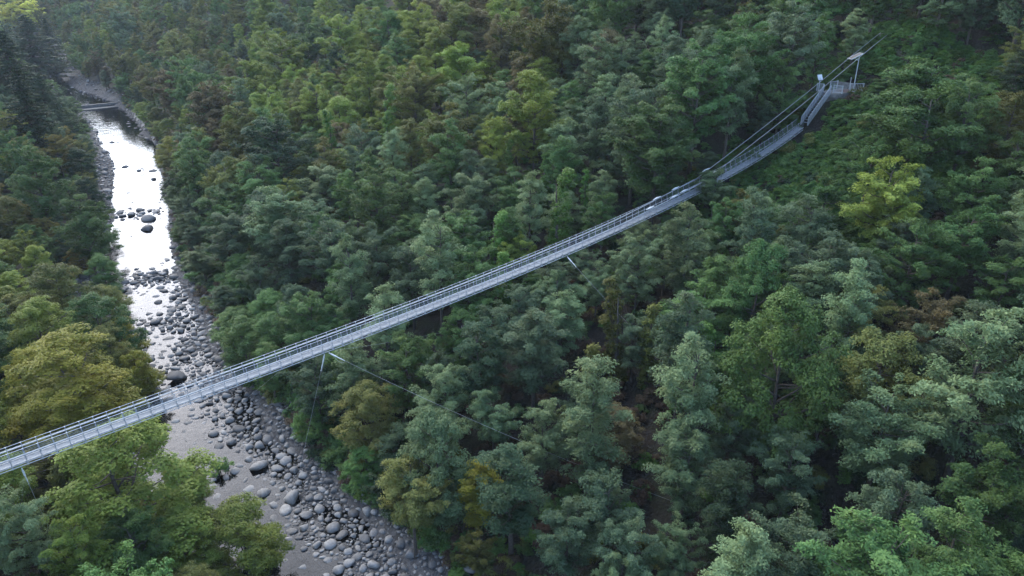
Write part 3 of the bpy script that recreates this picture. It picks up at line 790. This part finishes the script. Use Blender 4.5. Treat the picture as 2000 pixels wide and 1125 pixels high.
def make_conifer(seed, H=17.0, W=9.0):
    r = np.random.default_rng(seed); Cs, Ns, Ss, Ts = [], [], [], []; mb = MB()
    mb.tube([(0, 0, -1), (0, 0, H * .5), (0, 0, H)], [.32, .2, .03], 7)
    for i in range(30):
        z = H * (.06 + .92 * i / 29); L = W / 2 * (1 - (i / 29.5) ** 1.5) * r.uniform(.85, 1.1) + .3
        for k in range(9):
            a = r.uniform(0, 6.28); d = np.array([math.cos(a), math.sin(a), 0]); l = L * r.uniform(.75, 1.1)
            tip = d * l + np.array([0, 0, -.10 * l])
            mb.tube([(0, 0, z), tuple(np.array([0, 0, z]) + tip)], [.06, .015], 4, False)
            m_ = int(50 + 90 * l / 4); f = r.random(m_) ** .6
            P = np.array([0, 0, z]) + f[:, None] * tip + np.cross(d, [0, 0, 1])[None] * (r.uniform(-1, 1, m_) * l * .22 * (1.15 - f))[:, None]
            P[:, 2] += r.normal(size=m_) * .07
            Cs.append(P); Ns.append(np.array([0, 0, 1]) + r.normal(size=(m_, 3)) * .35); Ss.append(r.uniform(.3, .55, m_)); Ts.append(np.clip(r.normal(size=m_) * .2 + .5, 0, 1))
    C = np.concatenate(Cs)
    return leaves_mesh('crown', C, np.concatenate(Ns), np.concatenate(Ss), .34, np.concatenate(Ts), LEAF['dark'], r), mb.mesh('trunk', M_BARK, True), W, H
for sd in range(2): add_proto('conifer', *make_conifer(260 + sd))
def make_bare(seed, H=10.0):
    r = np.random.default_rng(seed); mb = MB()
    def grow(p, d, L, rad, lev):
        q = p + d * L; mid = p.lerp(q, .5) + Vector(unit(r, 1)[0]) * L * .06
        mb.tube([p, mid, q], [rad, rad * .8, rad * .55], 5, False)
        if lev == 0: return
        for k in range(3 if lev > 1 else 2):
            nd = (d + Vector(unit(r, 1)[0]) * .75 + Vector((0, 0, .12))).normalized()
            grow(p.lerp(q, r.uniform(.55, 1)), nd, L * r.uniform(.55, .75), rad * .5, lev - 1)
    grow(Vector((0, 0, -.5)), Vector((.05, .02, 1)).normalized(), H * .42, .13, 4)
    return mb.mesh('trunk', M_DEAD, True), H
BARE = [make_bare(300 + i) for i in range(3)]

TREES = []      # dicts: x, y, z, kind, col, W, H, hand
def ratio(kind): return {'locust': 1.65, 'slim': 2.6, 'round': 1.25, 'shrub': .8, 'ivy': 5.0, 'conifer': 1.8}[kind]
def hand_tree(px, py, w, kind, col, rt=None, lo=3.0, hi=21.0):
    rt = rt or ratio(kind)
    hf = lambda t: np.clip(rt * w * t / F, lo, hi)
    h = hit(px, py, hf)
    if h is None: return
    P, t = h
    z = float(terrain(np.array([P[0]]), np.array([P[1]]))[0])
    TREES.append(dict(x=P[0], y=P[1], z=z, kind=kind, col=col, W=w * t / F, H=float(hf(t)), hand=True))
HAND = '''1490 478 170 round green 1.7|1548 580 250 round light 1.6|1425 690 130 round green|1350 842 140 locust pale|1552 850 150 locust blue 1.5|1570 1000 220 locust blue|1772 925 180 locust blue
1945 605 270 locust pale|1960 868 190 locust green|1098 574 92 slim pale 1.8|1345 575 125 slim blue|868 722 120 locust pale|848 815 170 round pale 1.6|962 765 110 locust pale|1062 785 130 locust pale
712 758 150 round olive 1.1|602 795 82 round light 1.1|712 878 88 round light 1.1|935 905 100 slim gold 1.8|612 698 110 locust blue|672 680 90 locust green|765 692 66 locust blue|1325 1015 110 locust pale
1190 935 140 locust blue|1110 990 130 locust blue|1245 1020 140 locust blue|1215 1085 110 locust pale|1735 655 220 round olive 1.1|1800 632 130 locust blue|1705 560 120 locust olive|1835 570 140 locust brown
1745 310 165 locust yellow 1.4|1462 325 115 locust olive|1625 325 120 locust green|1715 250 110 locust green|1252 438 120 locust pale 1.7|1370 448 92 locust pale|1168 512 80 locust pale|1015 545 120 locust blue
950 605 125 locust blue|1400 336 80 locust pale 1.4|1018 458 84 locust yellow|1180 378 80 locust green|912 338 110 locust pale|912 148 105 locust pale 1.7|975 160 95 locust pale 1.7|1112 238 110 locust pale 1.5
1245 165 150 locust blue|1290 195 160 locust green|1372 78 165 locust green|1458 28 150 locust green|520 165 85 locust yellow|545 60 110 locust yellow|595 48 70 locust green|660 30 95 locust yellow|732 15 80 locust yellow
812 18 70 locust yellow|845 40 70 locust yellow|690 108 80 locust yellow|612 160 85 locust yellow|700 240 66 locust olive|732 325 140 locust green|330 268 62 round gold 1.1|120 652 260 round gold 1.0|90 778 190 round gold 1.0
205 842 330 round yellow 0.95|335 832 160 round yellow|455 955 230 round yellow 1.0|25 955 150 locust pale|235 1092 220 locust light|340 990 170 round yellow 1.0|60 680 150 round gold 1.0|250 672 120 round gold 1.0
55 285 120 locust green|150 380 110 locust green|22 390 70 round amber 1.0|80 428 60 round amber 1.0|150 485 60 round amber 1.0|100 520 140 round olive|180 580 150 round green|60 590 140 round yellow|200 640 120 round olive|205 560 90 round olive|228 625 90 round gold|195 500 80 round green|178 420 80 round green|165 350 70 round dark|150 290 70 round dark|258 690 90 round gold
930 1040 80 locust olive|1430 790 110 locust blue|1140 740 90 locust blue|1200 800 130 round brown 1.0|1240 620 90 locust blue|1800 430 150 locust green|1920 310 130 locust green|1850 60 260 locust green|1815 120 180 locust green 1.2|1760 20 150 locust green 1.2|1735 95 90 locust dark 1.2
1990 180 140 round olive|1620 450 140 locust blue|1680 480 140 locust blue|800 900 150 locust olive|530 620 110 round green|470 625 110 round green|600 575 120 locust green|660 600 90 locust green|730 440 120 locust blue|800 470 120 locust blue
640 420 120 locust blue|560 350 80 locust yellow|690 335 90 locust light|460 200 90 locust olive|400 160 90 locust green|350 110 90 locust green|480 120 80 locust yellow|430 310 90 locust olive|380 260 90 locust green|780 330 110 locust green
1030 110 110 round brown|1100 60 110 round olive|1060 0 140 locust olive|930 20 110 round brown|990 0 90 locust yellow|880 0 110 locust olive|1190 60 120 round brown 1.2|1560 0 130 locust blue|1540 90 110 locust green|1480 150 120 locust green'''
for tok in HAND.replace('\n', '|').split('|'):
    q = tok.split(); hand_tree(float(q[0]), float(q[1]), float(q[2]), q[3], q[4], float(q[5]) if len(q) > 5 else None)
for tok in '1090 335 52 ivy 4|1145 335 24 6|997 270 28 5|965 415 44 4|1160 665 48 4|1212 555 56 4|1275 590 50 4|990 490 40 4|1065 300 36 4|640 215 34 5|750 165 34 5|1400 640 50 4|895 830 40 4'.split('|'):
    q = tok.replace('ivy ', '').split(); hand_tree(float(q[0]), float(q[1]), float(q[2]), 'ivy', 'ivyolive' if float(q[0]) in (1160, 1212, 1275, 895) else 'ivy', float(q[3]), 3, 16)
for x, y, w in ((45, 28, 130), (0, 60, 150), (62, 95, 100), (30, 130, 120), (85, 35, 60)): hand_tree(x, y, w, 'conifer', 'dark', 1.7, 8, 26)
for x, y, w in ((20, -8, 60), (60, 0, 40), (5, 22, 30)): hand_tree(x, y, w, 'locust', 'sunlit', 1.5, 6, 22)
N_HAND = len(TREES)

PROT = [(bp(s, BW / 2, .5)) for s in np.arange(-24, 75, 1.5)] + [lp_(s, BW / 2, z) for s, z in ((60, -22.6), (65, -20.5), (70, -18.3), (75, -16.2), (80, -14.2), (84, -12.6), (86, -12))]
PROT += [lp_(s, nn, z) for s in (76, 78, 80, 82, 84, 86) for nn in (-2.2, .3, 2.2) for z in (-17, -15.6)] + [lp_(83, -1.7, -12.2), lp_(82.4, -1.2, -12.0), lp_(80, -4, -18), lp_(76, -3, -21), lp_(70, -3, -24)]
PROT += [hit(*q)[0] for q in ((1480, 335), (1520, 305), (1560, 280), (1600, 250), (1640, 225), (1680, 200), (1540, 330), (1600, 300), (1650, 270), (1700, 225), (1505, 360), (1570, 345), (1620, 200), (1450, 350))]
for q in ((190, 205), (172, 190), (152, 176), (135, 160), (118, 140), (112, 122), (202, 270), (230, 330), (242, 400), (244, 470), (256, 540), (276, 620), (310, 700), (388, 830), (402, 890), (435, 940), (565, 1010), (622, 1075), (330, 440), (340, 540), (380, 620), (425, 700), (520, 830), (600, 930), (690, 1040)):
    rr_ = ray(*q); PROT.append(rr_ * (-49.6 / rr_[2]))
PQ = np.array([proj(*p) for p in PROT])
def covers(x, y, z, W, H):
    px, py, zc = proj(x, y, z + H * .62); a = W * .5 * F / zc + 5; b = H * .42 * F / zc + 5
    return bool(np.any((PQ[:, 2] > zc - 1) & (((PQ[:, 0] - px) / a) ** 2 + ((PQ[:, 1] - py) / b) ** 2 < 1)))
for t in TREES:
    for k in range(12):
        if not covers(t['x'], t['y'], t['z'], t['W'], t['H']) or 1350 < proj(t['x'], t['y'], t['z'])[0] < 1425: break
        t['H'] *= .9; t['W'] *= .93
TREES = [t for t in TREES if t['H'] > 1.8]

# ---- fill the rest of the slopes
def fill_trees():
    r = np.random.default_rng(11); N = 26000
    x = np.where(r.random(N) < .6, r.uniform(-150, 130, N), r.uniform(-620, 330, N)); y = np.where(r.random(N) < .6, r.uniform(22, 230, N), r.uniform(150, 900, N))
    x = np.concatenate([x, r.uniform(-560, -90, 9000)]); y = np.concatenate([y, r.uniform(200, 800, 9000)])
    z = terrain(x, y); u, a = river_uv(x, y); d = np.abs(u) - np.where(u > 0, 7.2, 8.2)
    px, py, zc = proj(x, y, z + 6)
    ok = (d > np.where((y > 110) & (u > 0), .3, 1.0)) & (zc > 18) & (px > -260) & (px < 2260) & (py > -330) & (py < 1420) & (np.hypot(x, y) > 24)
    # open scrub beside the far end of the bridge and the path behind it
    s = (x - BO[0]) * BD[0] + (y - BO[1]) * BD[1]; nn = (x - BO[0]) * BN[0] + (y - BO[1]) * BN[1]
    ok &= ~((s > 57) & (s < 93) & (nn < 1.6) & (nn > -17))
    ok &= ~((s > 72) & (s < 87) & (abs(nn - .5) < 3.2))
    grid = {}
    def near(X, Y, W):
        g = (int(X // 6), int(Y // 6))
        for i in (-1, 0, 1):
            for j in (-1, 0, 1):
                for q in grid.get((g[0] + i, g[1] + j), ()):
                    if (X - q[0]) ** 2 + (Y - q[1]) ** 2 < (.35 * (W + q[2])) ** 2: return True
        return False
    for t in TREES: grid.setdefault((int(t['x'] // 6), int(t['y'] // 6)), []).append((t['x'], t['y'], min(t['W'], 7.5) * .85))
    cols = ['blue', 'pale', 'green', 'pale', 'green', 'blue', 'olive', 'dark']
    patch = fbm(x * .025 + 5, y * .025, 3)
    for k in np.where(ok)[0]:
        dist = math.hypot(x[k], y[k])
        if u[k] < 0:
            kind = 'round' if r.random() < .65 else 'locust'; W = r.uniform(4.6, 8.6)
            c = ['gold', 'yellow', 'yellow', 'olive', 'yellow', 'green', 'green'][int(r.random() ** 1.1 * 7)] if y[k] < 110 else ['green', 'olive', 'blue', 'green', 'yellow', 'dark', 'green', 'amber'][int(r.random() ** 1.3 * 8)]
            if y[k] > 190: c = ['dark', 'blue', 'green'][int(r.random() * 3)]
        else:
            kind = r.choice(['locust', 'locust', 'locust', 'slim', 'slim', 'round']); W = 5.4 + 6.4 * r.random() ** 1.4 if kind != 'slim' else r.uniform(4.0, 6.2)
            c = cols[int(np.clip((patch[k] + 1) / 2 + r.uniform(-.35, .35), 0, .999) * 8)]
            if c in ('olive', 'brown') and px[k] > 950 and r.random() < .75: c = 'blue'
            if py[k] < 330 and px[k] < 1080:                     # the higher slope upstream is warmer green
                c = ['yellow', 'olive', 'green', 'yellow', 'green', 'yellow', 'brown'][int(r.random() * 7)] if r.random() < .8 else c
            if px[k] < 480 and py[k] < 320: c = ['green', 'green', 'blue', 'olive', 'olive', 'yellow', 'brown'][int(r.random() * 7)]
        if d[k] < 5: W *= .72
        H = min(19.0, W * ratio(kind) * r.uniform(.75, 1.15))
        if d[k] < 4: H *= .75
        if near(x[k], y[k], W): continue
        # keep clear of the deck and of the sight line to it
        for q in range(8):
            if not covers(x[k], y[k], z[k], W, H) and not (-50 < s[k] < 76 and abs(nn[k] - .5) < W / 2 + 1.4 and z[k] + H > deck_z(s[k]) - 1.2): break
            H *= .85; W *= .92
        else: continue
        if H < 2.2: continue
        grid.setdefault((int(x[k] // 6), int(y[k] // 6)), []).append((x[k], y[k], W))
        TREES.append(dict(x=x[k], y=y[k], z=float(z[k]), kind=str(kind), col=c, W=W, H=H, hand=False))
fill_trees()

# ---- which ones the camera sees best (coarse occlusion)
def rank():
    GW, GH = 250, 141; buf = np.zeros((GH, GW), bool)
    for t in TREES:
        b = .3 if t['kind'] not in ('ivy', 'conifer') else .05
        px, py, zc = proj(t['x'], t['y'], t['z'] + t['H'] * (1 + b) / 2); t['px'], t['py'], t['zc'] = px, py, zc
        t['pw'] = t['W'] * F / zc; t['ph'] = t['H'] * (1 - b) * F / zc * .9; t['ptop'] = proj(t['x'], t['y'], t['z'] + t['H'])[1]
    yy, xx = np.mgrid[0:GH, 0:GW]; xx = xx * 8 + 4; yy = yy * 8 + 4
    for t in sorted(TREES, key=lambda q: q['zc']):
        x0, x1 = int((t['px'] - t['pw'] / 2) // 8), int((t['px'] + t['pw'] / 2) // 8) + 1; y0, y1 = int((t['py'] - t['ph'] / 2) // 8), int((t['py'] + t['ph'] / 2) // 8) + 1
        x0, y0 = max(0, x0), max(0, y0); x1, y1 = min(GW, x1), min(GH, y1)
        if x1 <= x0 or y1 <= y0 or t['zc'] < 5: t['vis'] = 0; continue
        m = ((xx[y0:y1, x0:x1] - t['px']) / (t['pw'] / 2)) ** 2 + ((yy[y0:y1, x0:x1] - t['py']) / (t['ph'] / 2)) ** 2 < 1
        sub = buf[y0:y1, x0:x1]; t['vis'] = int((m & ~sub).sum()); sub |= m
rank()
LEAFY = [t for t in TREES if t['kind'] in ('locust', 'slim', 'round')]
LEAFY.sort(key=lambda t: -t['vis'] - (3 if t['hand'] else 0))
NAMED = [t for t in LEAFY[:300] if t['vis'] > 0] + [t for t in TREES if t['kind'] in ('conifer', 'ivy')]
ids = {id(t) for t in NAMED}
REST = [t for t in TREES if id(t) not in ids and t['kind'] in ('locust', 'slim', 'round')]
CW = dict(blue='blue-green', pale='pale grey-green', green='mid green', light='bright green', yellow='yellow-green', gold='golden green', olive='olive', amber='amber', brown='brownish', dark='dark green', ivy='green', ivyolive='olive', sunlit='sunlight-painted yellow')
FORM = dict(locust='feathery tree', slim='slender tree', round='bushy tree', conifer='conifer', ivy='ivy-covered trunk')
def bridge_y(px):
    s = s_tab_s[np.argmin(abs(s_tab_x - px))]; return proj(*bp(s, 0, 0))[1]
s_tab_s = np.arange(S0, S1, .5); s_tab_x = np.array([proj(*bp(s, 0, 0))[0] for s in s_tab_s])
def zone(t):
    px, py = t['px'], t['ptop']; u = river_uv([t['x']], [t['y']])[0][0]
    yb = bridge_y(px) if px < 1600 else 0
    if u < 0:
        if t['y'] > 250: return 'on the far left bank by the weir'
        if py < 420: return 'on the left bank beside the bright pool'
        if py < 610: return 'on the left bank beside the boulder bar'
        if py < yb - 25: return 'on the left bank just behind the bridge'
        return 'on the left bank in front of the bridge'
    col = 'over the river edge' if px < 480 else 'upstream' if px < 700 else 'above the river end' if px < 950 else 'above the bridge middle' if px < 1250 else 'left of the landing' if px < 1560 else 'above the landing'
    if px >= 1560:
        return 'on the slope above the landing' if py < 240 else 'on the slope right of the ivy bank' if py < 560 else 'low on the slope at the right edge' if px > 1800 else 'low on the right-hand slope'
    if py < yb:
        if px < 480: return 'on the right bank by the weir pool' if py < 250 else 'on the right bank beside the riffle'
        row = 'high on the slope' if py < 130 else 'halfway up the slope' if py < 290 else 'low behind the bridge'
        return row + ' ' + ('above the riffle' if px < 700 else 'left of centre' if px < 900 else 'behind the bridge middle' if px < 1150 else 'left of the landing cables')
    row = 'just below the bridge' if py < yb + 150 else 'midway' if py < 850 else 'low down'
    return row + ' ' + ('by the river stones' if px < 780 else 'near the middle guy wire' if px < 1150 else 'right of the guy wire' if px < 1400 else 'below the ivy bank')
def name_trees():
    groups = {}
    for t in NAMED: groups.setdefault((t['col'], t['kind'], zone(t)), []).append(t)
    for (c, k, z), L in groups.items():
        L.sort(key=lambda t: t['px'])
        for i, t in enumerate(L):
            base = f'{CW[c]} {FORM[k]}'
            t['label'] = f'{base} {z}' if len(L) == 1 else f'{base}, {ORD[min(i, 28)]} from left, {z}'
name_trees()
NAME = dict(locust='broadleaf_tree', slim='slender_tree', round='bushy_tree', conifer='conifer_tree', ivy='ivy_covered_trunk')
def place_tree(t, name, label, cat, group, i):
    pr = PROTO[t['kind']]; cr, tk, W, H = pr[i % len(pr)]
    root = empty(name, (t['x'], t['y'], t['z']), random.uniform(0, 6.28), label=label, cat=cat, group=group)
    sx = t['W'] / W; sz = t['H'] / H
    root.scale = (sx, sx, sz)
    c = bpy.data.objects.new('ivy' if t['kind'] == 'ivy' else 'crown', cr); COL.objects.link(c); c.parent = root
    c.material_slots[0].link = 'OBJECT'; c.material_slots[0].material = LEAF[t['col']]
    k = bpy.data.objects.new('stem' if t['kind'] == 'shrub' else 'trunk', tk); COL.objects.link(k); k.parent = root
    return root
GROUPS = dict(locust='broadleaf trees of the ravine', slim='slender trees of the ravine', round='bushy trees of the ravine', conifer='conifers on the far left bank', ivy='ivy-clad trunks')
for i, t in enumerate(NAMED): place_tree(t, NAME[t['kind']], t['label'], 'ivy' if t['kind'] == 'ivy' else 'conifer' if t['kind'] == 'conifer' else 'tree', GROUPS[t['kind']], random.randrange(100))
for i, (x, y, w, c, lab) in enumerate(((428, 905, 46, 'light', 'small green shrub growing among boulders in the near pool'),  (262, 668, 46, 'gold', 'golden shrub leaning over the water from the left bank'))):
    h = hit(x, y, w * .55 / 18); 
    P, t_ = h; wm = w * t_ / F
    place_tree(dict(x=P[0], y=P[1], z=float(terrain(np.array([P[0]]), np.array([P[1]]))[0]), kind='shrub', col=c, W=wm, H=wm * .7), 'shrub', lab, 'shrub', 'shrubs along the river', i)
# bare trees
for i, (x, y, w, lab, h) in enumerate(((1198, 40, 60, 'bare pale dead tree high on the slope among green crowns', 8.5), (538, 225, 30, 'bare dead tree in front of yellow-green crown upstream', 6.5), (1450, 130, 60, 'bare twiggy tree left of the landing cables', 8.0),
                                   (1195, 560, 40, 'bare twiggy sapling just below the bridge middle', 4.5), (1490, 395, 40, 'bare pale twigs beside the olive tree below the bridge end', 4.5), (1910, 990, 90, 'bare dead branches low at the right edge', 5.0))):
    hh = hit(x, y, h)
    if hh is None: continue
    P, tt = hh; z = float(terrain(np.array([P[0]]), np.array([P[1]]))[0])
    me, H = BARE[i % 3]
    root = empty('bare_tree', (P[0], P[1], z), i * 1.3, label=lab, cat='tree', group='bare dead trees'); root.scale = (h / H,) * 3
    link('trunk', me, root)

# ---- everything nobody could count: instanced forest and undergrowth
def gn_scatter(name, pts, rots, scls, picks, protos, label):
    coll = bpy.data.collections.new(name + '_sources')
    for i, (me, m) in enumerate(protos):
        mm = me.copy(); mm.materials.clear(); mm.materials.append(m)
        o = bpy.data.objects.new('%s_source_%03d' % (name, i), mm); coll.objects.link(o)
    me = bpy.data.meshes.new(name); me.vertices.add(len(pts)); me.vertices.foreach_set('co', np.asarray(pts, np.float32).ravel())
    for nm, ty, arr in (('rot', 'FLOAT_VECTOR', rots), ('scl', 'FLOAT_VECTOR', scls)):
        a = me.attributes.new(nm, ty, 'POINT'); a.data.foreach_set('vector', np.asarray(arr, np.float32).ravel())
    a = me.attributes.new('pick', 'INT', 'POINT'); a.data.foreach_set('value', np.asarray(picks, np.int32))
    o = link(name, me, kind='stuff', label=label)
    g = bpy.data.node_groups.new(name, 'GeometryNodeTree')
    g.interface.new_socket('Geometry', in_out='INPUT', socket_type='NodeSocketGeometry'); g.interface.new_socket('Geometry', in_out='OUTPUT', socket_type='NodeSocketGeometry')
    n = g.nodes; l = g.links
    gi = n.new('NodeGroupInput'); go = n.new('NodeGroupOutput'); ip = n.new('GeometryNodeInstanceOnPoints'); ci = n.new('GeometryNodeCollectionInfo')
    ci.inputs['Collection'].default_value = coll; ci.inputs['Separate Children'].default_value = True; ci.inputs['Reset Children'].default_value = True
    def att(nm, ty):
        q = n.new('GeometryNodeInputNamedAttribute'); q.data_type = ty; q.inputs['Name'].default_value = nm; return q.outputs['Attribute']
    l.new(gi.outputs[0], ip.inputs['Points']); l.new(ci.outputs[0], ip.inputs['Instance']); ip.inputs['Pick Instance'].default_value = True
    l.new(att('pick', 'INT'), ip.inputs['Instance Index']); l.new(att('rot', 'FLOAT_VECTOR'), ip.inputs['Rotation']); l.new(att('scl', 'FLOAT_VECTOR'), ip.inputs['Scale'])
    l.new(ip.outputs[0], go.inputs[0])
    md = o.modifiers.new('scatter', 'NODES'); md.node_group = g
    return o
def forest():
    combos = []; key = {}
    for k in ('locust', 'slim', 'round'):
        for c in sorted({t['col'] for t in REST if t['kind'] == k}):
            for v in range(2):
                key[(k, c, v)] = len(combos); combos.append((k, c, v))
    P, Ro, S, K = [], [], [], []
    tk0 = len(combos)
    protos = [(PROTO[k][v % len(PROTO[k])][0], LEAF[c]) for k, c, v in combos]
    tkey = {}
    for k in ('locust', 'slim', 'round'):
        for v in range(2): tkey[(k, v)] = len(protos); protos.append((PROTO[k][v][1], M_BARK))
    for t in REST:
        v = random.randrange(2); pr = PROTO[t['kind']][v]
        rz = random.uniform(0, 6.28)
        for kk in (key[(t['kind'], t['col'], v)], tkey[(t['kind'], v)]):
            P.append((t['x'], t['y'], t['z'])); Ro.append((0, 0, rz)); S.append((t['W'] / pr[2], t['W'] / pr[2], t['H'] / pr[3])); K.append(kk)
    gn_scatter('forest', P, Ro, S, K, protos, 'dense mixed woodland covering the ravine slopes between the larger trees')
forest()
def undergrowth():
    r = np.random.default_rng(31); N = 9000
    x = r.uniform(-130, 120, N); y = r.uniform(25, 210, N)
    s = (x - BO[0]) * BD[0] + (y - BO[1]) * BD[1]; nn = (x - BO[0]) * BN[0] + (y - BO[1]) * BN[1]
    # dense ivy bank beside the landing
    xs = r.uniform(54, 97, 2800); ns = r.uniform(-21, 7, 2800)
    x = np.concatenate([x, BO[0] + BD[0] * xs + BN[0] * ns]); y = np.concatenate([y, BO[1] + BD[1] * xs + BN[1] * ns]); bank = np.concatenate([np.zeros(N, bool), np.ones(2800, bool)])
    s = (x - BO[0]) * BD[0] + (y - BO[1]) * BD[1]; nn = (x - BO[0]) * BN[0] + (y - BO[1]) * BN[1]
    ab = CLA[0] + 40 + (A_WEIR - 40) * r.random(2000) ** 1.7; ub = np.where(r.random(2000) < .7, 1, -1) * r.uniform(8.2, 12.5, 2000)
    cx = np.interp(ab, CLA, CLS[:, 0]); cy = np.interp(ab, CLA, CLS[:, 1]); tx = np.interp(ab + 1, CLA, CLS[:, 0]) - cx; ty = np.interp(ab + 1, CLA, CLS[:, 1]) - cy
    x = np.concatenate([x, cx + ty * ub]); y = np.concatenate([y, cy - tx * ub]); bank = np.concatenate([bank, np.zeros(2000, bool)])
    s = (x - BO[0]) * BD[0] + (y - BO[1]) * BD[1]; nn = (x - BO[0]) * BN[0] + (y - BO[1]) * BN[1]
    z = terrain(x, y); u, a = river_uv(x, y); d = np.abs(u) - np.where(u > 0, 7.2, 8.2)
    px, py, zc = proj(x, y, z)
    ok = (d > .6) & (zc > 15) & (px > -200) & (px < 2200) & (py < 1350) & ~((s > 73) & (s < 79) & (nn > -1.0) & (nn < 1.9)) & ~((s >= 78.5) & (s < 86) & (nn > -2.2) & (nn < 2.4))
    k = np.where(ok)[0]; n = len(k)
    sc = r.uniform(.5, 1.05, n); sc = np.where(bank[k], r.uniform(.45, .75, n), sc)
    # not through the deck
    near = (s[k] > 55) & (s[k] < 87) & (nn[k] > -1.6) & (nn[k] < 2.6)
    sc = np.where(near, np.minimum(sc, .42), sc)
    pal = ['scrub', 'ivy', 'green', 'olive', 'dark', 'russet']
    pk = np.where(bank[k], r.integers(0, 2, n), r.integers(0, len(pal), n)) * 2 + r.integers(0, 2, n)
    rus = (px[k] > 880) & (px[k] < 1420) & (py[k] > 600) & (py[k] < 960) & (r.random(n) < .6); pk = np.where(rus & ~bank[k], 10 + pk % 2, pk)
    protos = [(PROTO['shrub'][v + (i % 2) * 2][0], LEAF[c]) for i, c in enumerate(pal) for v in range(2)]
    gn_scatter('undergrowth', np.stack([x[k], y[k], z[k] - .15], 1), np.stack([np.zeros(n), np.zeros(n), r.uniform(0, 6.28, n)], 1), np.stack([sc, sc, sc * r.uniform(.6, 1.0, n)], 1), pk, protos, 'low ivy, brambles and shrubs covering the slopes under the trees')
undergrowth()

# ------------------------------------------------------------------ evening haze
def build_haze():
    zt = max(v.co.z for v in bpy.data.objects['ground'].data.vertices) + 35
    m = bpy.data.materials.new('haze'); m.use_nodes = True; n = m.node_tree.nodes; n.remove(n['Principled BSDF'])
    v = n.new('ShaderNodeVolumePrincipled'); v.inputs['Color'].default_value = (.78, .87, 1, 1); v.inputs['Density'].default_value = HAZE; v.inputs['Anisotropy'].default_value = 0.0
    m.node_tree.links.new(v.outputs[0], n['Material Output'].inputs['Volume'])
    o = link('haze', MB().box((-100, 520, (zt - 62) / 2), (1640, 1400, zt + 62)).mesh('haze', m), kind='stuff', label='thin blue evening haze filling the ravine')
HAZE = .00012
build_haze()
